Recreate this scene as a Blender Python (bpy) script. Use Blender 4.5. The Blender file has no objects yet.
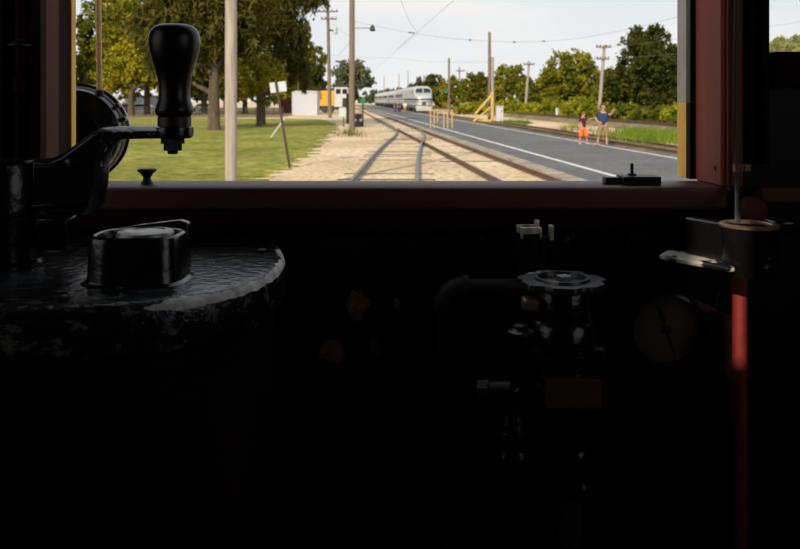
import bpy, bmesh, math, random
import numpy as np
from mathutils import Vector, Matrix

C = bpy.context.scene.collection
PI = math.pi
random.seed(7)

# ------------------------------------------------------------------ camera
CAMZ = 2.05
F = 800.0
cam_d = bpy.data.cameras.new('camera')
cam = bpy.data.objects.new('camera', cam_d); C.objects.link(cam)
cam.location = (0, 0, CAMZ)
cam.rotation_euler = (PI / 2, 0, 0)
cam_d.sensor_width = 36.0
cam_d.lens = 36.0
cam_d.shift_y = -174.5 / 800.0
cam_d.clip_start = 0.05
cam_d.clip_end = 2000
cam_d.dof.use_dof = True
cam_d.dof.focus_distance = 1.12
cam_d.dof.aperture_fstop = 14.0
bpy.context.scene.camera = cam

# ------------------------------------------------------------------ world, sun, exposure
w = bpy.data.worlds.new('sky'); bpy.context.scene.world = w
w.use_nodes = True
nt = w.node_tree; nt.nodes.clear()
wo = nt.nodes.new('ShaderNodeOutputWorld'); bg = nt.nodes.new('ShaderNodeBackground')
tc = nt.nodes.new('ShaderNodeTexCoord')
sep = nt.nodes.new('ShaderNodeSeparateXYZ')
rmp = nt.nodes.new('ShaderNodeValToRGB')
mp = nt.nodes.new('ShaderNodeMapping'); mp.inputs['Scale'].default_value = (2.0, 2.0, 7.0)
nz = nt.nodes.new('ShaderNodeTexNoise'); nz.inputs['Scale'].default_value = 1.6; nz.inputs['Detail'].default_value = 6
nrmp = nt.nodes.new('ShaderNodeValToRGB')
mx = nt.nodes.new('ShaderNodeMix'); mx.data_type = 'RGBA'
nt.links.new(tc.outputs['Generated'], sep.inputs[0])
nt.links.new(sep.outputs['Z'], rmp.inputs[0])
e = rmp.color_ramp.elements
e[0].position = 0.0; e[0].color = (0.86, 0.87, 0.88, 1)
e[1].position = 0.6; e[1].color = (0.50, 0.60, 0.74, 1)
q = e.new(0.16); q.color = (0.76, 0.81, 0.86, 1)
nt.links.new(tc.outputs['Generated'], mp.inputs[0]); nt.links.new(mp.outputs[0], nz.inputs['Vector'])
nt.links.new(nz.outputs[0], nrmp.inputs[0])
nrmp.color_ramp.elements[0].position = 0.42; nrmp.color_ramp.elements[0].color = (0, 0, 0, 1)
nrmp.color_ramp.elements[1].position = 0.66; nrmp.color_ramp.elements[1].color = (1, 1, 1, 1)
nt.links.new(nrmp.outputs[0], mx.inputs[0])
nt.links.new(rmp.outputs[0], mx.inputs[6]); mx.inputs[7].default_value = (0.90, 0.895, 0.88, 1)
nt.links.new(mx.outputs[2], bg.inputs[0]); bg.inputs[1].default_value = 0.97
nt.links.new(bg.outputs[0], wo.inputs[0])

SUN_DIR = Vector((0.34, 0.823, -0.454)).normalized()
sd = bpy.data.lights.new('sun', 'SUN'); sd.energy = 4.2; sd.angle = 0.0093; sd.color = (1.0, 0.88, 0.70)
so = bpy.data.objects.new('sun', sd); C.objects.link(so)
so.rotation_euler = SUN_DIR.to_track_quat('-Z', 'Y').to_euler()
so.location = (-20, -20, 30)

vs = bpy.context.scene.view_settings
vs.view_transform = 'Standard'; vs.look = 'None'; vs.gamma = 1; vs.use_curve_mapping = False
vs.exposure = 0.05

# ------------------------------------------------------------------ helpers
def P(px, py, Y):
    return Vector(((px - 400) / F * Y, Y, CAMZ + (100 - py) / F * Y))

def G(px, py, z=0.0):
    Y = (CAMZ - z) * F / (py - 100)
    return Vector(((px - 400) / F * Y, Y, z))

def gx(c, Y, z=0.0):                                  # a line parallel to the straight track
    return Vector((c - 0.075 * Y, Y, z))

class MB:
    def __init__(s): s.v = []; s.f = []
    def add(s, vs, fs):
        b = len(s.v); s.v += [tuple(v) for v in vs]; s.f += [tuple(b + i for i in f) for f in fs]; return s
    def box(s, x0, x1, y0, y1, z0, z1):
        v = [(x0,y0,z0),(x1,y0,z0),(x1,y1,z0),(x0,y1,z0),(x0,y0,z1),(x1,y0,z1),(x1,y1,z1),(x0,y1,z1)]
        return s.add(v, [(0,3,2,1),(4,5,6,7),(0,1,5,4),(1,2,6,5),(2,3,7,6),(3,0,4,7)])
    def rings(s, rr, cap0=True, cap1=True):
        n = len(rr[0]); v = [p for r in rr for p in r]; f = []
        for i in range(len(rr) - 1):
            for j in range(n):
                k = (j + 1) % n
                f.append((i*n+j, i*n+k, (i+1)*n+k, (i+1)*n+j))
        if cap0: f.append(tuple(range(n - 1, -1, -1)))
        if cap1: f.append(tuple((len(rr)-1)*n + j for j in range(n)))
        return s.add(v, f)
    def lathe(s, c, prof, n=40, axis=(0,0,1)):        # prof: (radius, height along axis)
        a = Vector(axis).normalized()
        u = a.orthogonal().normalized(); w_ = a.cross(u)
        c = Vector(c)
        rr = [[c + a*h + (u*math.cos(t) + w_*math.sin(t))*max(r, 1e-5) for t in [2*PI*j/n for j in range(n)]] for r, h in prof]
        return s.rings(rr)
    def tube(s, pts, r, n=10, r1=None):
        pts = [Vector(p) for p in pts]; m = len(pts)
        if not isinstance(r, (list, tuple)):
            r = [r + ((r1 if r1 is not None else r) - r) * i / max(1, m - 1) for i in range(m)]
        rr = []; u = None
        for i, p in enumerate(pts):
            t = (pts[min(i+1, m-1)] - pts[max(i-1, 0)]).normalized()
            if u is None: u = t.orthogonal().normalized()
            else:
                u = (u - t * u.dot(t)); u = u.normalized() if u.length > 1e-6 else t.orthogonal().normalized()
            b = t.cross(u)
            rr.append([p + (u*math.cos(2*PI*j/n) + b*math.sin(2*PI*j/n)) * r[i] for j in range(n)])
        return s.rings(rr)
    def beam(s, a, b, w_, h, up=(0,0,1)):             # rectangular bar from a to b
        a = Vector(a); b = Vector(b); t = (b - a).normalized(); up = Vector(up)
        x = t.cross(up); x = x.normalized() if x.length > 1e-5 else t.orthogonal().normalized()
        z = x.cross(t)
        def q(p): return [p + x*w_/2 + z*h/2, p - x*w_/2 + z*h/2, p - x*w_/2 - z*h/2, p + x*w_/2 - z*h/2]
        return s.rings([q(a), q(b)])
    def prism(s, poly, d0, d1, fn):                   # poly of 2D points; fn(a,b,depth) -> 3D
        return s.rings([[fn(a, b, d0) for a, b in poly], [fn(a, b, d1) for a, b in poly]])
    def ball(s, c, r, n=16, m=10, sc=(1,1,1)):
        c = Vector(c); prof = [PI * i / m for i in range(m + 1)]
        rr = [[c + Vector((math.cos(2*PI*j/n)*math.sin(a)*r*sc[0], math.sin(2*PI*j/n)*math.sin(a)*r*sc[1], -math.cos(a)*r*sc[2])) for j in range(n)] for a in (max(1e-3, min(PI-1e-3, t)) for t in prof)]
        return s.rings(rr)

def obj(name, mb, mat, parent=None, bevel=0, smooth=True, sharp=35, loc=None):
    me = bpy.data.meshes.new(name)
    me.from_pydata(mb.v, [], mb.f)
    bm = bmesh.new(); bm.from_mesh(me)
    bmesh.ops.recalc_face_normals(bm, faces=bm.faces[:])
    bm.to_mesh(me); bm.free()
    if smooth:
        me.polygons.foreach_set('use_smooth', [True] * len(me.polygons))
        me.set_sharp_from_angle(angle=math.radians(sharp))
    me.materials.append(mat)
    o = bpy.data.objects.new(name, me); C.objects.link(o)
    if loc is not None: o.location = loc
    if parent is not None:
        o.parent = parent
    if bevel:
        b = o.modifiers.new('bevel', 'BEVEL'); b.width = bevel; b.segments = 3; b.limit_method = 'ANGLE'; b.angle_limit = math.radians(40)
    return o

def wpart(name, mb, mat, parent, **k):                # part given in world coordinates under an unrotated Empty
    l = parent.location if parent.parent is None else parent.parent.location + parent.location
    mb.v = [tuple(Vector(v) - l) for v in mb.v]
    return obj(name, mb, mat, parent, **k)

def thing(name, label, cat, loc=(0,0,0), rz=0, group=None):
    o = bpy.data.objects.new(name, None); C.objects.link(o)
    o.empty_display_size = 0.05
    o.location = loc; o.rotation_euler = (0, 0, rz)
    o['label'] = label; o['category'] = cat
    if group: o['group'] = group
    return o

def tag(o, label, cat, group=None):
    o['label'] = label; o['category'] = cat
    if group: o['group'] = group
    return o

def struct(o):
    o['kind'] = 'structure'; return o

def dup(root, loc=None, rz=None, label=None, group=None):
    r = root.copy(); C.objects.link(r)
    if loc is not None: r.location = loc
    if rz is not None: r.rotation_euler = (0, 0, rz)
    if label: r['label'] = label
    if group: r['group'] = group
    for ch in list(root.children):
        c = ch.copy(); C.objects.link(c); c.parent = r
        for g_ in list(ch.children):
            d = g_.copy(); C.objects.link(d); d.parent = c
    return r

def catmull(pts, n=6, closed=True):
    out = []; m = len(pts)
    rng = range(m) if closed else range(m - 1)
    for i in rng:
        if closed: p0, p1, p2, p3 = pts[(i-1) % m], pts[i], pts[(i+1) % m], pts[(i+2) % m]
        else: p0, p1, p2, p3 = pts[max(i-1, 0)], pts[i], pts[i+1], pts[min(i+2, m-1)]
        for k in range(n):
            t = k / n
            out.append(tuple(0.5*((2*b) + (-a+c)*t + (2*a-5*b+4*c-d)*t*t + (-a+3*b-3*c+d)*t**3) for a, b, c, d in zip(p0, p1, p2, p3)))
    if not closed: out.append(tuple(pts[-1]))
    return out

# ------------------------------------------------------------------ materials
def new_mat(name):
    m = bpy.data.materials.new(name); m.use_nodes = True
    b = m.node_tree.nodes['Principled BSDF']
    return m, m.node_tree, b

def noise(t, scale, detail=4, coord='Object', sc=(1,1,1), rough=0.5):
    c = t.nodes.new('ShaderNodeTexCoord'); mp_ = t.nodes.new('ShaderNodeMapping'); n = t.nodes.new('ShaderNodeTexNoise')
    mp_.inputs['Scale'].default_value = sc
    n.inputs['Scale'].default_value = scale; n.inputs['Detail'].default_value = detail; n.inputs['Roughness'].default_value = rough
    t.links.new(c.outputs[coord], mp_.inputs[0]); t.links.new(mp_.outputs[0], n.inputs['Vector'])
    return n.outputs[0]

def ramp(t, sock, stops):
    r = t.nodes.new('ShaderNodeValToRGB'); el = r.color_ramp.elements
    while len(el) < len(stops): el.new(0.5)
    for e_, (p, c) in zip(el, stops):
        e_.position = p; e_.color = (c, c, c, 1) if not isinstance(c, tuple) else (*c, 1)
    t.links.new(sock, r.inputs[0]); return r.outputs[0]

def mixc(t, fac, a, b):
    m = t.nodes.new('ShaderNodeMix'); m.data_type = 'RGBA'
    for s, i in ((fac, 0), (a, 6), (b, 7)):
        if isinstance(s, tuple): m.inputs[i].default_value = (*s, 1)
        elif isinstance(s, (int, float)): m.inputs[i].default_value = s
        else: t.links.new(s, m.inputs[i])
    return m.outputs[2]

def math_(t, op, a, b=0.0):
    m = t.nodes.new('ShaderNodeMath'); m.operation = op
    for i, s in enumerate((a, b)):
        if isinstance(s, (int, float)): m.inputs[i].default_value = s
        else: t.links.new(s, m.inputs[i])
    return m.outputs[0]

def bump(t, b, sock, strength=0.3, dist=0.01):
    n = t.nodes.new('ShaderNodeBump'); n.inputs['Strength'].default_value = strength; n.inputs['Distance'].default_value = dist
    t.links.new(sock, n.inputs['Height']); t.links.new(n.outputs[0], b.inputs['Normal'])

def paint(name, col, rough=0.5, metal=0.0, var=0.25, scale=12, bmp=0.0, bscale=60, coat=0.0, sc=(1,1,1), spec=0.5, bdist=0.004):
    m, t, b = new_mat(name)
    n = noise(t, scale, 5, sc=sc)
    dark = tuple(c * (1 - var) for c in col); lite = tuple(min(1, c * (1 + var)) for c in col)
    t.links.new(ramp(t, n, [(0.3, dark), (0.7, lite)]), b.inputs['Base Color'])
    b.inputs['Roughness'].default_value = rough; b.inputs['Metallic'].default_value = metal
    b.inputs['Specular IOR Level'].default_value = spec
    if coat: b.inputs['Coat Weight'].default_value = coat; b.inputs['Coat Roughness'].default_value = 0.15
    if bmp: bump(t, b, noise(t, bscale, 4, sc=sc), bmp, bdist)
    return m

def chipped(name, base, chip, amount=0.36, scale=22, rough=0.28, bmp=0.35):   # glossy paint worn through to what is under it
    m, t, b = new_mat(name)
    n1 = noise(t, scale, 8, rough=0.65); n2 = noise(t, scale * 0.25, 3)
    f = math_(t, 'ADD', math_(t, 'MULTIPLY', n1, 0.6), math_(t, 'MULTIPLY', n2, 0.4))
    mask = ramp(t, f, [(1 - amount - 0.01, 0.0), (1 - amount + 0.015, 1.0)])
    t.links.new(mixc(t, mask, base, chip), b.inputs['Base Color'])
    t.links.new(ramp(t, mask, [(0, rough), (1, 0.75)]), b.inputs['Roughness'])
    h = math_(t, 'SUBTRACT', noise(t, 70, 5), math_(t, 'MULTIPLY', mask, 0.6))
    bump(t, b, h, bmp, 0.0015)
    return m

M = {}
M['black'] = paint('black_gloss_paint', (0.0055, 0.0055, 0.006), 0.20, 0, 0.3, 30, 0.55, 75, bdist=0.002, spec=0.42)
M['blackmatt'] = paint('black_iron', (0.006, 0.006, 0.006), 0.45, 0, 0.3, 30, 0.35, 110, bdist=0.0015, spec=0.3)
M['wall'] = None
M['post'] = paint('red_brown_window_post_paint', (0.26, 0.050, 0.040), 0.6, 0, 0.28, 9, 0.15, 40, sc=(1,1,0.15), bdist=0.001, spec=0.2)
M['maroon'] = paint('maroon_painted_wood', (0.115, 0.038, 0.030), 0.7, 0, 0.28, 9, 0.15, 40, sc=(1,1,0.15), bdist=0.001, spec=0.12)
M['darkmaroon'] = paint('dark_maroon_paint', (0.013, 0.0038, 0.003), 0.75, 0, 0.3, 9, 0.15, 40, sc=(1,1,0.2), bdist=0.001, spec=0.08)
M['sill'] = paint('brown_varnished_sill', (0.115, 0.040, 0.030), 0.42, 0, 0.3, 14, 0.15, 60, sc=(0.1,1,1), bdist=0.001, spec=0.3)
M['yellow'] = paint('chrome_yellow_paint', (0.90, 0.50, 0.07), 0.5, 0, 0.15, 20, 0.1, 60)
M['greytrim'] = paint('grey_weather_strip', (0.42, 0.39, 0.37), 0.5, 0, 0.15, 20)
M['ceil'] = paint('dark_ceiling_paint', (0.015, 0.010, 0.009), 0.7)
M['warmsteel'] = paint('worn_warm_steel', (0.70, 0.60, 0.46), 0.36, 0.35, 0.5, 60, 0.4, 120, bdist=0.001)
M['brass'] = paint('worn_bronze', (0.27, 0.175, 0.11), 0.42, 0.7, 0.35, 40, 0.2, 120, bdist=0.001)
M['steel'] = paint('worn_steel', (0.30, 0.285, 0.265), 0.42, 0.85, 0.55, 45, 0.35, 120, bdist=0.0012)
M['handle_wood'] = paint('ebonised_wood', (0.010, 0.006, 0.005), 0.30, 0, 0.3, 20, 0.1, 60, bdist=0.001, spec=0.25)
M['bronze_dark'] = paint('dark_bronze', (0.035, 0.020, 0.014), 0.4, 0.4, 0.3, 30)
M['redpipe'] = paint('red_pipe_paint', (0.24, 0.024, 0.018), 0.6, 0, 0.2, 60, 0.3, 260, bdist=0.001)
M['rustpipe'] = paint('dark_iron_pipe', (0.030, 0.018, 0.014), 0.6, 0.1, 0.4, 30, 0.3, 90, bdist=0.001)
M['cable'] = paint('dark_cable_sheath', (0.055, 0.052, 0.045), 0.5)
M['glass'] = None
M['gaugeface'] = paint('stained_gauge_dial', (0.085, 0.050, 0.024), 0.5, 0, 0.55, 16)
M['plate'] = paint('brown_name_plate', (0.07, 0.025, 0.012), 0.5, 0.1, 0.3, 40)

# front wall: dark maroon paint with a few ragged light brown patches
def wall_mat():
    m, t, b = new_mat('dark_maroon_wall_with_brown_patches')
    c = t.nodes.new('ShaderNodeTexCoord'); s = t.nodes.new('ShaderNodeSeparateXYZ')
    t.links.new(c.outputs['Object'], s.inputs[0])
    edge = noise(t, 70, 6, rough=0.7)
    total = None
    for px, py, rx, ry in ((358, 305, 11, 17), (334, 352, 15, 11), (376, 346, 8, 9), (397, 302, 4, 5)):
        p = P(px, py, 1.14); k = F / 1.14
        dx = math_(t, 'MULTIPLY', math_(t, 'SUBTRACT', s.outputs[0], p.x), k / rx)
        dz = math_(t, 'MULTIPLY', math_(t, 'SUBTRACT', s.outputs[2], p.z), k / ry)
        d = math_(t, 'ADD', math_(t, 'MULTIPLY', dx, dx), math_(t, 'MULTIPLY', dz, dz))
        d = math_(t, 'ADD', d, math_(t, 'MULTIPLY', math_(t, 'SUBTRACT', edge, 0.5), 3.2))
        v = math_(t, 'LESS_THAN', d, 0.85)
        total = v if total is None else math_(t, 'MAXIMUM', total, v)
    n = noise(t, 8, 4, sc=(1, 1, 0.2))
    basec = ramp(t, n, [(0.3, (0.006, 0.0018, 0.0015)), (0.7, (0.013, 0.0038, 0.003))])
    fl = ramp(t, noise(t, 90, 5), [(0.35, (0.10, 0.055, 0.03)), (0.65, (0.26, 0.15, 0.08))])
    t.links.new(mixc(t, total, basec, fl), b.inputs['Base Color'])
    t.links.new(ramp(t, total, [(0, 0.5), (1, 0.85)]), b.inputs['Roughness']); b.inputs['Specular IOR Level'].default_value = 0.2
    bump(t, b, math_(t, 'SUBTRACT', noise(t, 40, 4), total), 0.3, 0.002)
    return m
M['wall'] = wall_mat()

# controller cover: gloss black, worn along its rounded top edge and its lower lip, greenish-grey scuffs
def cover_mat():
    m, t, b = new_mat('worn_black_controller_cover')
    c = t.nodes.new('ShaderNodeTexCoord'); s = t.nodes.new('ShaderNodeSeparateXYZ')
    t.links.new(c.outputs['Object'], s.inputs[0])
    z = s.outputs[2]; x = s.outputs[0]
    n1 = noise(t, 26, 9, rough=0.68); n2 = noise(t, 8, 4); n3 = noise(t, 45, 8, rough=0.75, sc=(0.45, 1.6, 1.0))
    # distance bands: top rounded edge (z near 1.848), bottom lip (z near 1.800)
    top = ramp(t, z, [(0.0, 0.0), (1.0, 0.0)])
    band = math_(t, 'SUBTRACT', 1.0, math_(t, 'MULTIPLY', math_(t, 'ABSOLUTE', math_(t, 'SUBTRACT', z, -0.0065)), 140.0))
    band = math_(t, 'MAXIMUM', band, 0.0)
    lip = math_(t, 'MAXIMUM', math_(t, 'SUBTRACT', 1.0, math_(t, 'MULTIPLY', math_(t, 'ABSOLUTE', math_(t, 'SUBTRACT', z, -0.054)), 130.0)), 0.0)
    xr = math_(t, 'MULTIPLY', math_(t, 'MAXIMUM', math_(t, 'SUBTRACT', x, 0.15), 0.0), 2.4)
    wear = math_(t, 'ADD', math_(t, 'ADD', math_(t, 'MULTIPLY', n1, 0.62), math_(t, 'MULTIPLY', n2, 0.38)),
                 math_(t, 'ADD', math_(t, 'MULTIPLY', band, 0.13), math_(t, 'MULTIPLY', lip, 0.10)))
    wear = math_(t, 'ADD', wear, math_(t, 'MULTIPLY', xr, band))
    mask = ramp(t, wear, [(0.635, 0.0), (0.65, 1.0)])
    glint_streak = ramp(t, n3, [(0.56, 0.0), (0.61, 0.8)])  # sideways streaks of glint, painted into the black as a paler colour
    chipc = ramp(t, noise(t, 60, 6), [(0.35, (0.46, 0.41, 0.33)), (0.65, (0.86, 0.83, 0.77))])
    scuff = ramp(t, n2, [(0.52, 0.0), (0.66, 0.35)])
    base = mixc(t, scuff, (0.008, 0.008, 0.009), (0.07, 0.10, 0.105))
    base = mixc(t, glint_streak, base, (0.16, 0.145, 0.12))
    t.links.new(mixc(t, mask, base, chipc), b.inputs['Base Color'])
    t.links.new(ramp(t, mask, [(0, 0.22), (1, 0.7)]), b.inputs['Roughness'])
    bump(t, b, math_(t, 'SUBTRACT', noise(t, 80, 5), math_(t, 'MULTIPLY', mask, 0.7)), 0.85, 0.003)
    return m
M['cover'] = cover_mat()

def glass_mat():
    m = bpy.data.materials.new('window_glass'); m.use_nodes = True; t = m.node_tree; t.nodes.clear()
    o = t.nodes.new('ShaderNodeOutputMaterial'); tr = t.nodes.new('ShaderNodeBsdfTransparent'); gl = t.nodes.new('ShaderNodeBsdfGlossy')
    fr = t.nodes.new('ShaderNodeFresnel'); fr.inputs[0].default_value = 1.45
    mx_ = t.nodes.new('ShaderNodeMixShader'); gl.inputs['Roughness'].default_value = 0.02
    t.links.new(fr.outputs[0], mx_.inputs[0]); t.links.new(tr.outputs[0], mx_.inputs[1]); t.links.new(gl.outputs[0], mx_.inputs[2])
    t.links.new(mx_.outputs[0], o.inputs[0]); return m
M['glass'] = glass_mat()

def ground_mat(name, stops, scale, big, bigscale, bmp=0.6, bdist=0.05, sc=(1,1,1)):
    m, t, b = new_mat(name)
    n = noise(t, scale, 8, sc=sc, rough=0.65)
    c1 = ramp(t, n, stops)
    g_ = ramp(t, noise(t, bigscale, 4), [(0.38, big), (0.62, (1, 1, 1))])
    mm = t.nodes.new('ShaderNodeMix'); mm.data_type = 'RGBA'; mm.blend_type = 'MULTIPLY'; mm.inputs[0].default_value = 1
    t.links.new(c1, mm.inputs[6]); t.links.new(g_, mm.inputs[7])
    t.links.new(mm.outputs[2], b.inputs['Base Color']); b.inputs['Roughness'].default_value = 0.95
    b.inputs['Specular IOR Level'].default_value = 0.15
    bump(t, b, n, bmp, bdist)
    return m
M['gravel'] = ground_mat('tan_gravel', [(0.32, (0.26, 0.185, 0.11)), (0.48, (0.70, 0.53, 0.335)), (0.64, (0.92, 0.76, 0.54))], 5.0, (0.80, 0.76, 0.70), 0.22, 0.35, 0.06)
M['dirt'] = ground_mat('brown_dirt_and_leaf_litter', [(0.35, (0.14, 0.10, 0.05)), (0.65, (0.38, 0.30, 0.17))], 1.5, (0.7, 0.7, 0.6), 0.1)
M['grass'] = ground_mat('mown_lawn', [(0.34, (0.120, 0.130, 0.020)), (0.5, (0.28, 0.275, 0.045)), (0.68, (0.47, 0.41, 0.11))], 2.2, (0.62, 0.66, 0.5), 0.22, 0.5, 0.05)
M['weeds'] = ground_mat('weedy_green_grass', [(0.34, (0.07, 0.12, 0.015)), (0.6, (0.20, 0.28, 0.04))], 2.5, (0.75, 0.8, 0.6), 0.4)
M['asphalt'] = ground_mat('grey_asphalt', [(0.3, (0.130, 0.129, 0.127)), (0.7, (0.195, 0.193, 0.19))], 6, (0.82, 0.82, 0.84), 0.35, 0.2, 0.02, (1, 0.35, 1))
M['concrete'] = ground_mat('pale_concrete_edge', [(0.3, (0.30, 0.25, 0.19)), (0.7, (0.52, 0.45, 0.36))], 2.0, (0.7, 0.7, 0.7), 0.5)
M['line'] = ground_mat('white_road_paint', [(0.3, (0.70, 0.70, 0.68)), (0.7, (0.86, 0.86, 0.84))], 8, (0.9, 0.9, 0.9), 1)
M['tie'] = paint('dark_creosoted_timber', (0.060, 0.042, 0.030), 0.9, 0, 0.4, 6, 0.4, 30)
M['railtop'] = paint('worn_grey_rail', (0.17, 0.16, 0.15), 0.45, 0.3, 0.25, 4)
M['railrust'] = paint('rusty_rail', (0.135, 0.078, 0.045), 0.65, 0.2, 0.3, 4)
M['greywood'] = paint('weathered_grey_pole_wood', (0.33, 0.285, 0.245), 0.85, 0, 0.25, 5, 0.4, 30, sc=(4,4,0.25))
M['brownpole'] = paint('brown_pole_wood', (0.17, 0.125, 0.085), 0.85, 0, 0.25, 4, 0.3, 20, sc=(3,3,0.3))
M['bark'] = paint('brown_bark', (0.095, 0.066, 0.042), 0.95, 0, 0.4, 5, 0.6, 12, sc=(1,1,0.3))
M['rope'] = paint('tan_hemp_rope', (0.62, 0.41, 0.19), 0.9, 0, 0.3, 200, 0.6, 420, bdist=0.002)
M['wire'] = paint('dark_wire', (0.22, 0.22, 0.22), 0.6)
M['silver'] = paint('fluted_stainless_steel', (0.62, 0.62, 0.61), 0.34, 0.55, 0.1, 2)
M['silverroof'] = paint('grey_car_roof', (0.42, 0.42, 0.42), 0.5, 0.2, 0.15, 2)
M['darkglass'] = paint('dark_window_glass', (0.018, 0.02, 0.022), 0.12)
M['darkunder'] = paint('dark_underframe', (0.03, 0.028, 0.027), 0.7)
M['stripe'] = paint('dark_grey_stripe', (0.05, 0.05, 0.055), 0.5)
M['orange'] = paint('orange_yellow_paint', (0.70, 0.33, 0.03), 0.5, 0, 0.1, 2)
M['palegrey'] = paint('pale_grey_paint', (0.50, 0.50, 0.50), 0.5, 0, 0.1, 3)
M['white'] = paint('white_paint', (0.50, 0.53, 0.56), 0.5, 0, 0.06, 3)
M['redpaint'] = paint('red_paint', (0.45, 0.05, 0.03), 0.5, 0, 0.1, 3)
M['brickred'] = paint('brown_red_siding', (0.20, 0.07, 0.04), 0.8, 0, 0.2, 3)
M['yellowwood'] = paint('yellow_painted_timber', (0.58, 0.38, 0.09), 0.6, 0, 0.15, 5)
M['yellowpale'] = paint('faded_yellow_paint', (0.50, 0.33, 0.11), 0.6, 0, 0.15, 5)
M['green'] = paint('signal_green_enamel', (0.012, 0.15, 0.06), 0.4)
M['skin'] = paint('skin', (0.50, 0.26, 0.17), 0.6, 0, 0.06, 10)
M['hair'] = paint('brown_hair', (0.12, 0.06, 0.03), 0.7)
M['hairred'] = paint('auburn_hair', (0.26, 0.08, 0.035), 0.7)
M['hairgrey'] = paint('short_sandy_hair', (0.30, 0.20, 0.13), 0.7)
M['blueshirt'] = paint('blue_knit_shirt', (0.012, 0.034, 0.095), 0.85, 0, 0.15, 12)
M['khaki'] = paint('khaki_cotton', (0.26, 0.175, 0.088), 0.9, 0, 0.12, 12)
M['maroonshirt'] = paint('maroon_knit_shirt', (0.062, 0.006, 0.014), 0.85, 0, 0.15, 12)
M['orangecloth'] = paint('orange_cotton', (0.82, 0.17, 0.03), 0.85, 0, 0.1, 12)
M['shoe'] = paint('dark_shoe', (0.04, 0.032, 0.03), 0.6)
M['shoelight'] = paint('pale_shoe', (0.45, 0.42, 0.40), 0.6)
M['whitecloth'] = paint('white_cotton', (0.72, 0.72, 0.72), 0.85)
M['navycloth'] = paint('navy_cotton', (0.02, 0.025, 0.05), 0.85)
M['bluejean'] = paint('blue_denim', (0.05, 0.075, 0.13), 0.85)

def leaf_mat(name, a, b_, c_, scale=0.7):
    m = bpy.data.materials.new(name); m.use_nodes = True; t = m.node_tree; t.nodes.clear()
    o = t.nodes.new('ShaderNodeOutputMaterial'); d = t.nodes.new('ShaderNodeBsdfDiffuse'); tr = t.nodes.new('ShaderNodeBsdfTranslucent')
    mx_ = t.nodes.new('ShaderNodeMixShader'); mx_.inputs[0].default_value = 0.35
    n = math_(t, 'ADD', math_(t, 'MULTIPLY', noise(t, scale, 3), 0.65), math_(t, 'MULTIPLY', noise(t, 9.0, 1), 0.35))
    col = ramp(t, n, [(0.36, a), (0.5, b_), (0.64, c_)])
    t.links.new(col, d.inputs[0]); t.links.new(col, tr.inputs[0])
    t.links.new(d.outputs[0], mx_.inputs[1]); t.links.new(tr.outputs[0], mx_.inputs[2]); t.links.new(mx_.outputs[0], o.inputs[0])
    return m
M['leaf_conifer'] = leaf_mat('dark_drooping_needles', (0.053, 0.055, 0.014), (0.105, 0.099, 0.024), (0.178, 0.142, 0.034))
M['leaf_yellow'] = leaf_mat('yellow_green_leaves', (0.120, 0.130, 0.013), (0.295, 0.266, 0.021), (0.524, 0.420, 0.026))
M['leaf_green'] = leaf_mat('green_leaves', (0.065, 0.075, 0.011), (0.138, 0.143, 0.020), (0.275, 0.224, 0.031))
M['leaf_olive'] = leaf_mat('olive_and_ochre_leaves', (0.078, 0.092, 0.013), (0.192, 0.192, 0.022), (0.385, 0.306, 0.031))
M['leaf_dark'] = leaf_mat('dark_green_leaves', (0.031, 0.042, 0.010), (0.065, 0.076, 0.015), (0.123, 0.117, 0.025))
M['leaf_lime'] = leaf_mat('lime_yellow_shrub_leaves', (0.123, 0.151, 0.015), (0.275, 0.281, 0.024), (0.495, 0.431, 0.033))
M['weedleaf'] = leaf_mat('green_weed_leaves', (0.08, 0.13, 0.012), (0.17, 0.24, 0.03), (0.30, 0.35, 0.05))
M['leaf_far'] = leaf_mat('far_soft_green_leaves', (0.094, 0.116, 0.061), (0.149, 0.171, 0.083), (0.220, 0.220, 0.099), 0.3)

# ================================================================== THE CAB (setting)
YI, YO = 1.14, 1.25            # inner and outer face of the front wall
XL, XR, YB, ZF, ZC = -1.05, 1.05, -1.05, 1.05, 3.30
WX0, WX1, WZ0, WZ1 = -0.505, 0.453, 1.9275, 2.80     # big front window
W2X0, W2X1, W2Z0 = 0.526, 0.96, 2.118                # right hand front window

mb = MB()
mb.box(XL, XR, YI, YO, ZF, 1.895)
mb.box(XL, WX0 - 0.012, YI, YO, 1.895, ZC)
mb.box(WX1 + 0.012, W2X0, YI, YO, 1.895, ZC)
mb.box(W2X0, XR, YI, YO, 1.895, W2Z0)
mb.box(W2X1, XR, YI, YO, W2Z0, ZC)
mb.box(WX0 - 0.012, WX1 + 0.012, YI, YO, WZ1, ZC)
mb.box(W2X0, W2X1, YI, YO, WZ1, ZC)
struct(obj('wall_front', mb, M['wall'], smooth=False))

VY0, VY1, VZ0, VZ1 = 0.15, 0.93, 1.97, 2.75          # side window in the left wall
mb = MB()
mb.box(XL - 0.03, XL, YB, VY0, ZF, ZC); mb.box(XL - 0.03, XL, VY1, YO, ZF, ZC)
mb.box(XL - 0.03, XL, VY0, VY1, ZF, VZ0); mb.box(XL - 0.03, XL, VY0, VY1, VZ1, ZC)
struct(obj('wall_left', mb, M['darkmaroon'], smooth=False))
mb = MB()
RY0, RY1, RZ0, RZ1 = -0.48, 0.52, 1.98, 2.75           # side window in the right wall
mb.box(XR, XR + 0.05, YB, RY0, ZF, ZC); mb.box(XR, XR + 0.05, RY1, YO, ZF, ZC)
mb.box(XR, XR + 0.05, RY0, RY1, ZF, RZ0); mb.box(XR, XR + 0.05, RY0, RY1, RZ1, ZC)
struct(obj('wall_right', mb, M['darkmaroon'], smooth=False))
HX0, HX1, HZ0, HZ1 = -0.440, -0.415, 2.862, 3.06        # unseen slot added high in the rear wall, aiming sun at the pipe
mb = MB()
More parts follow.
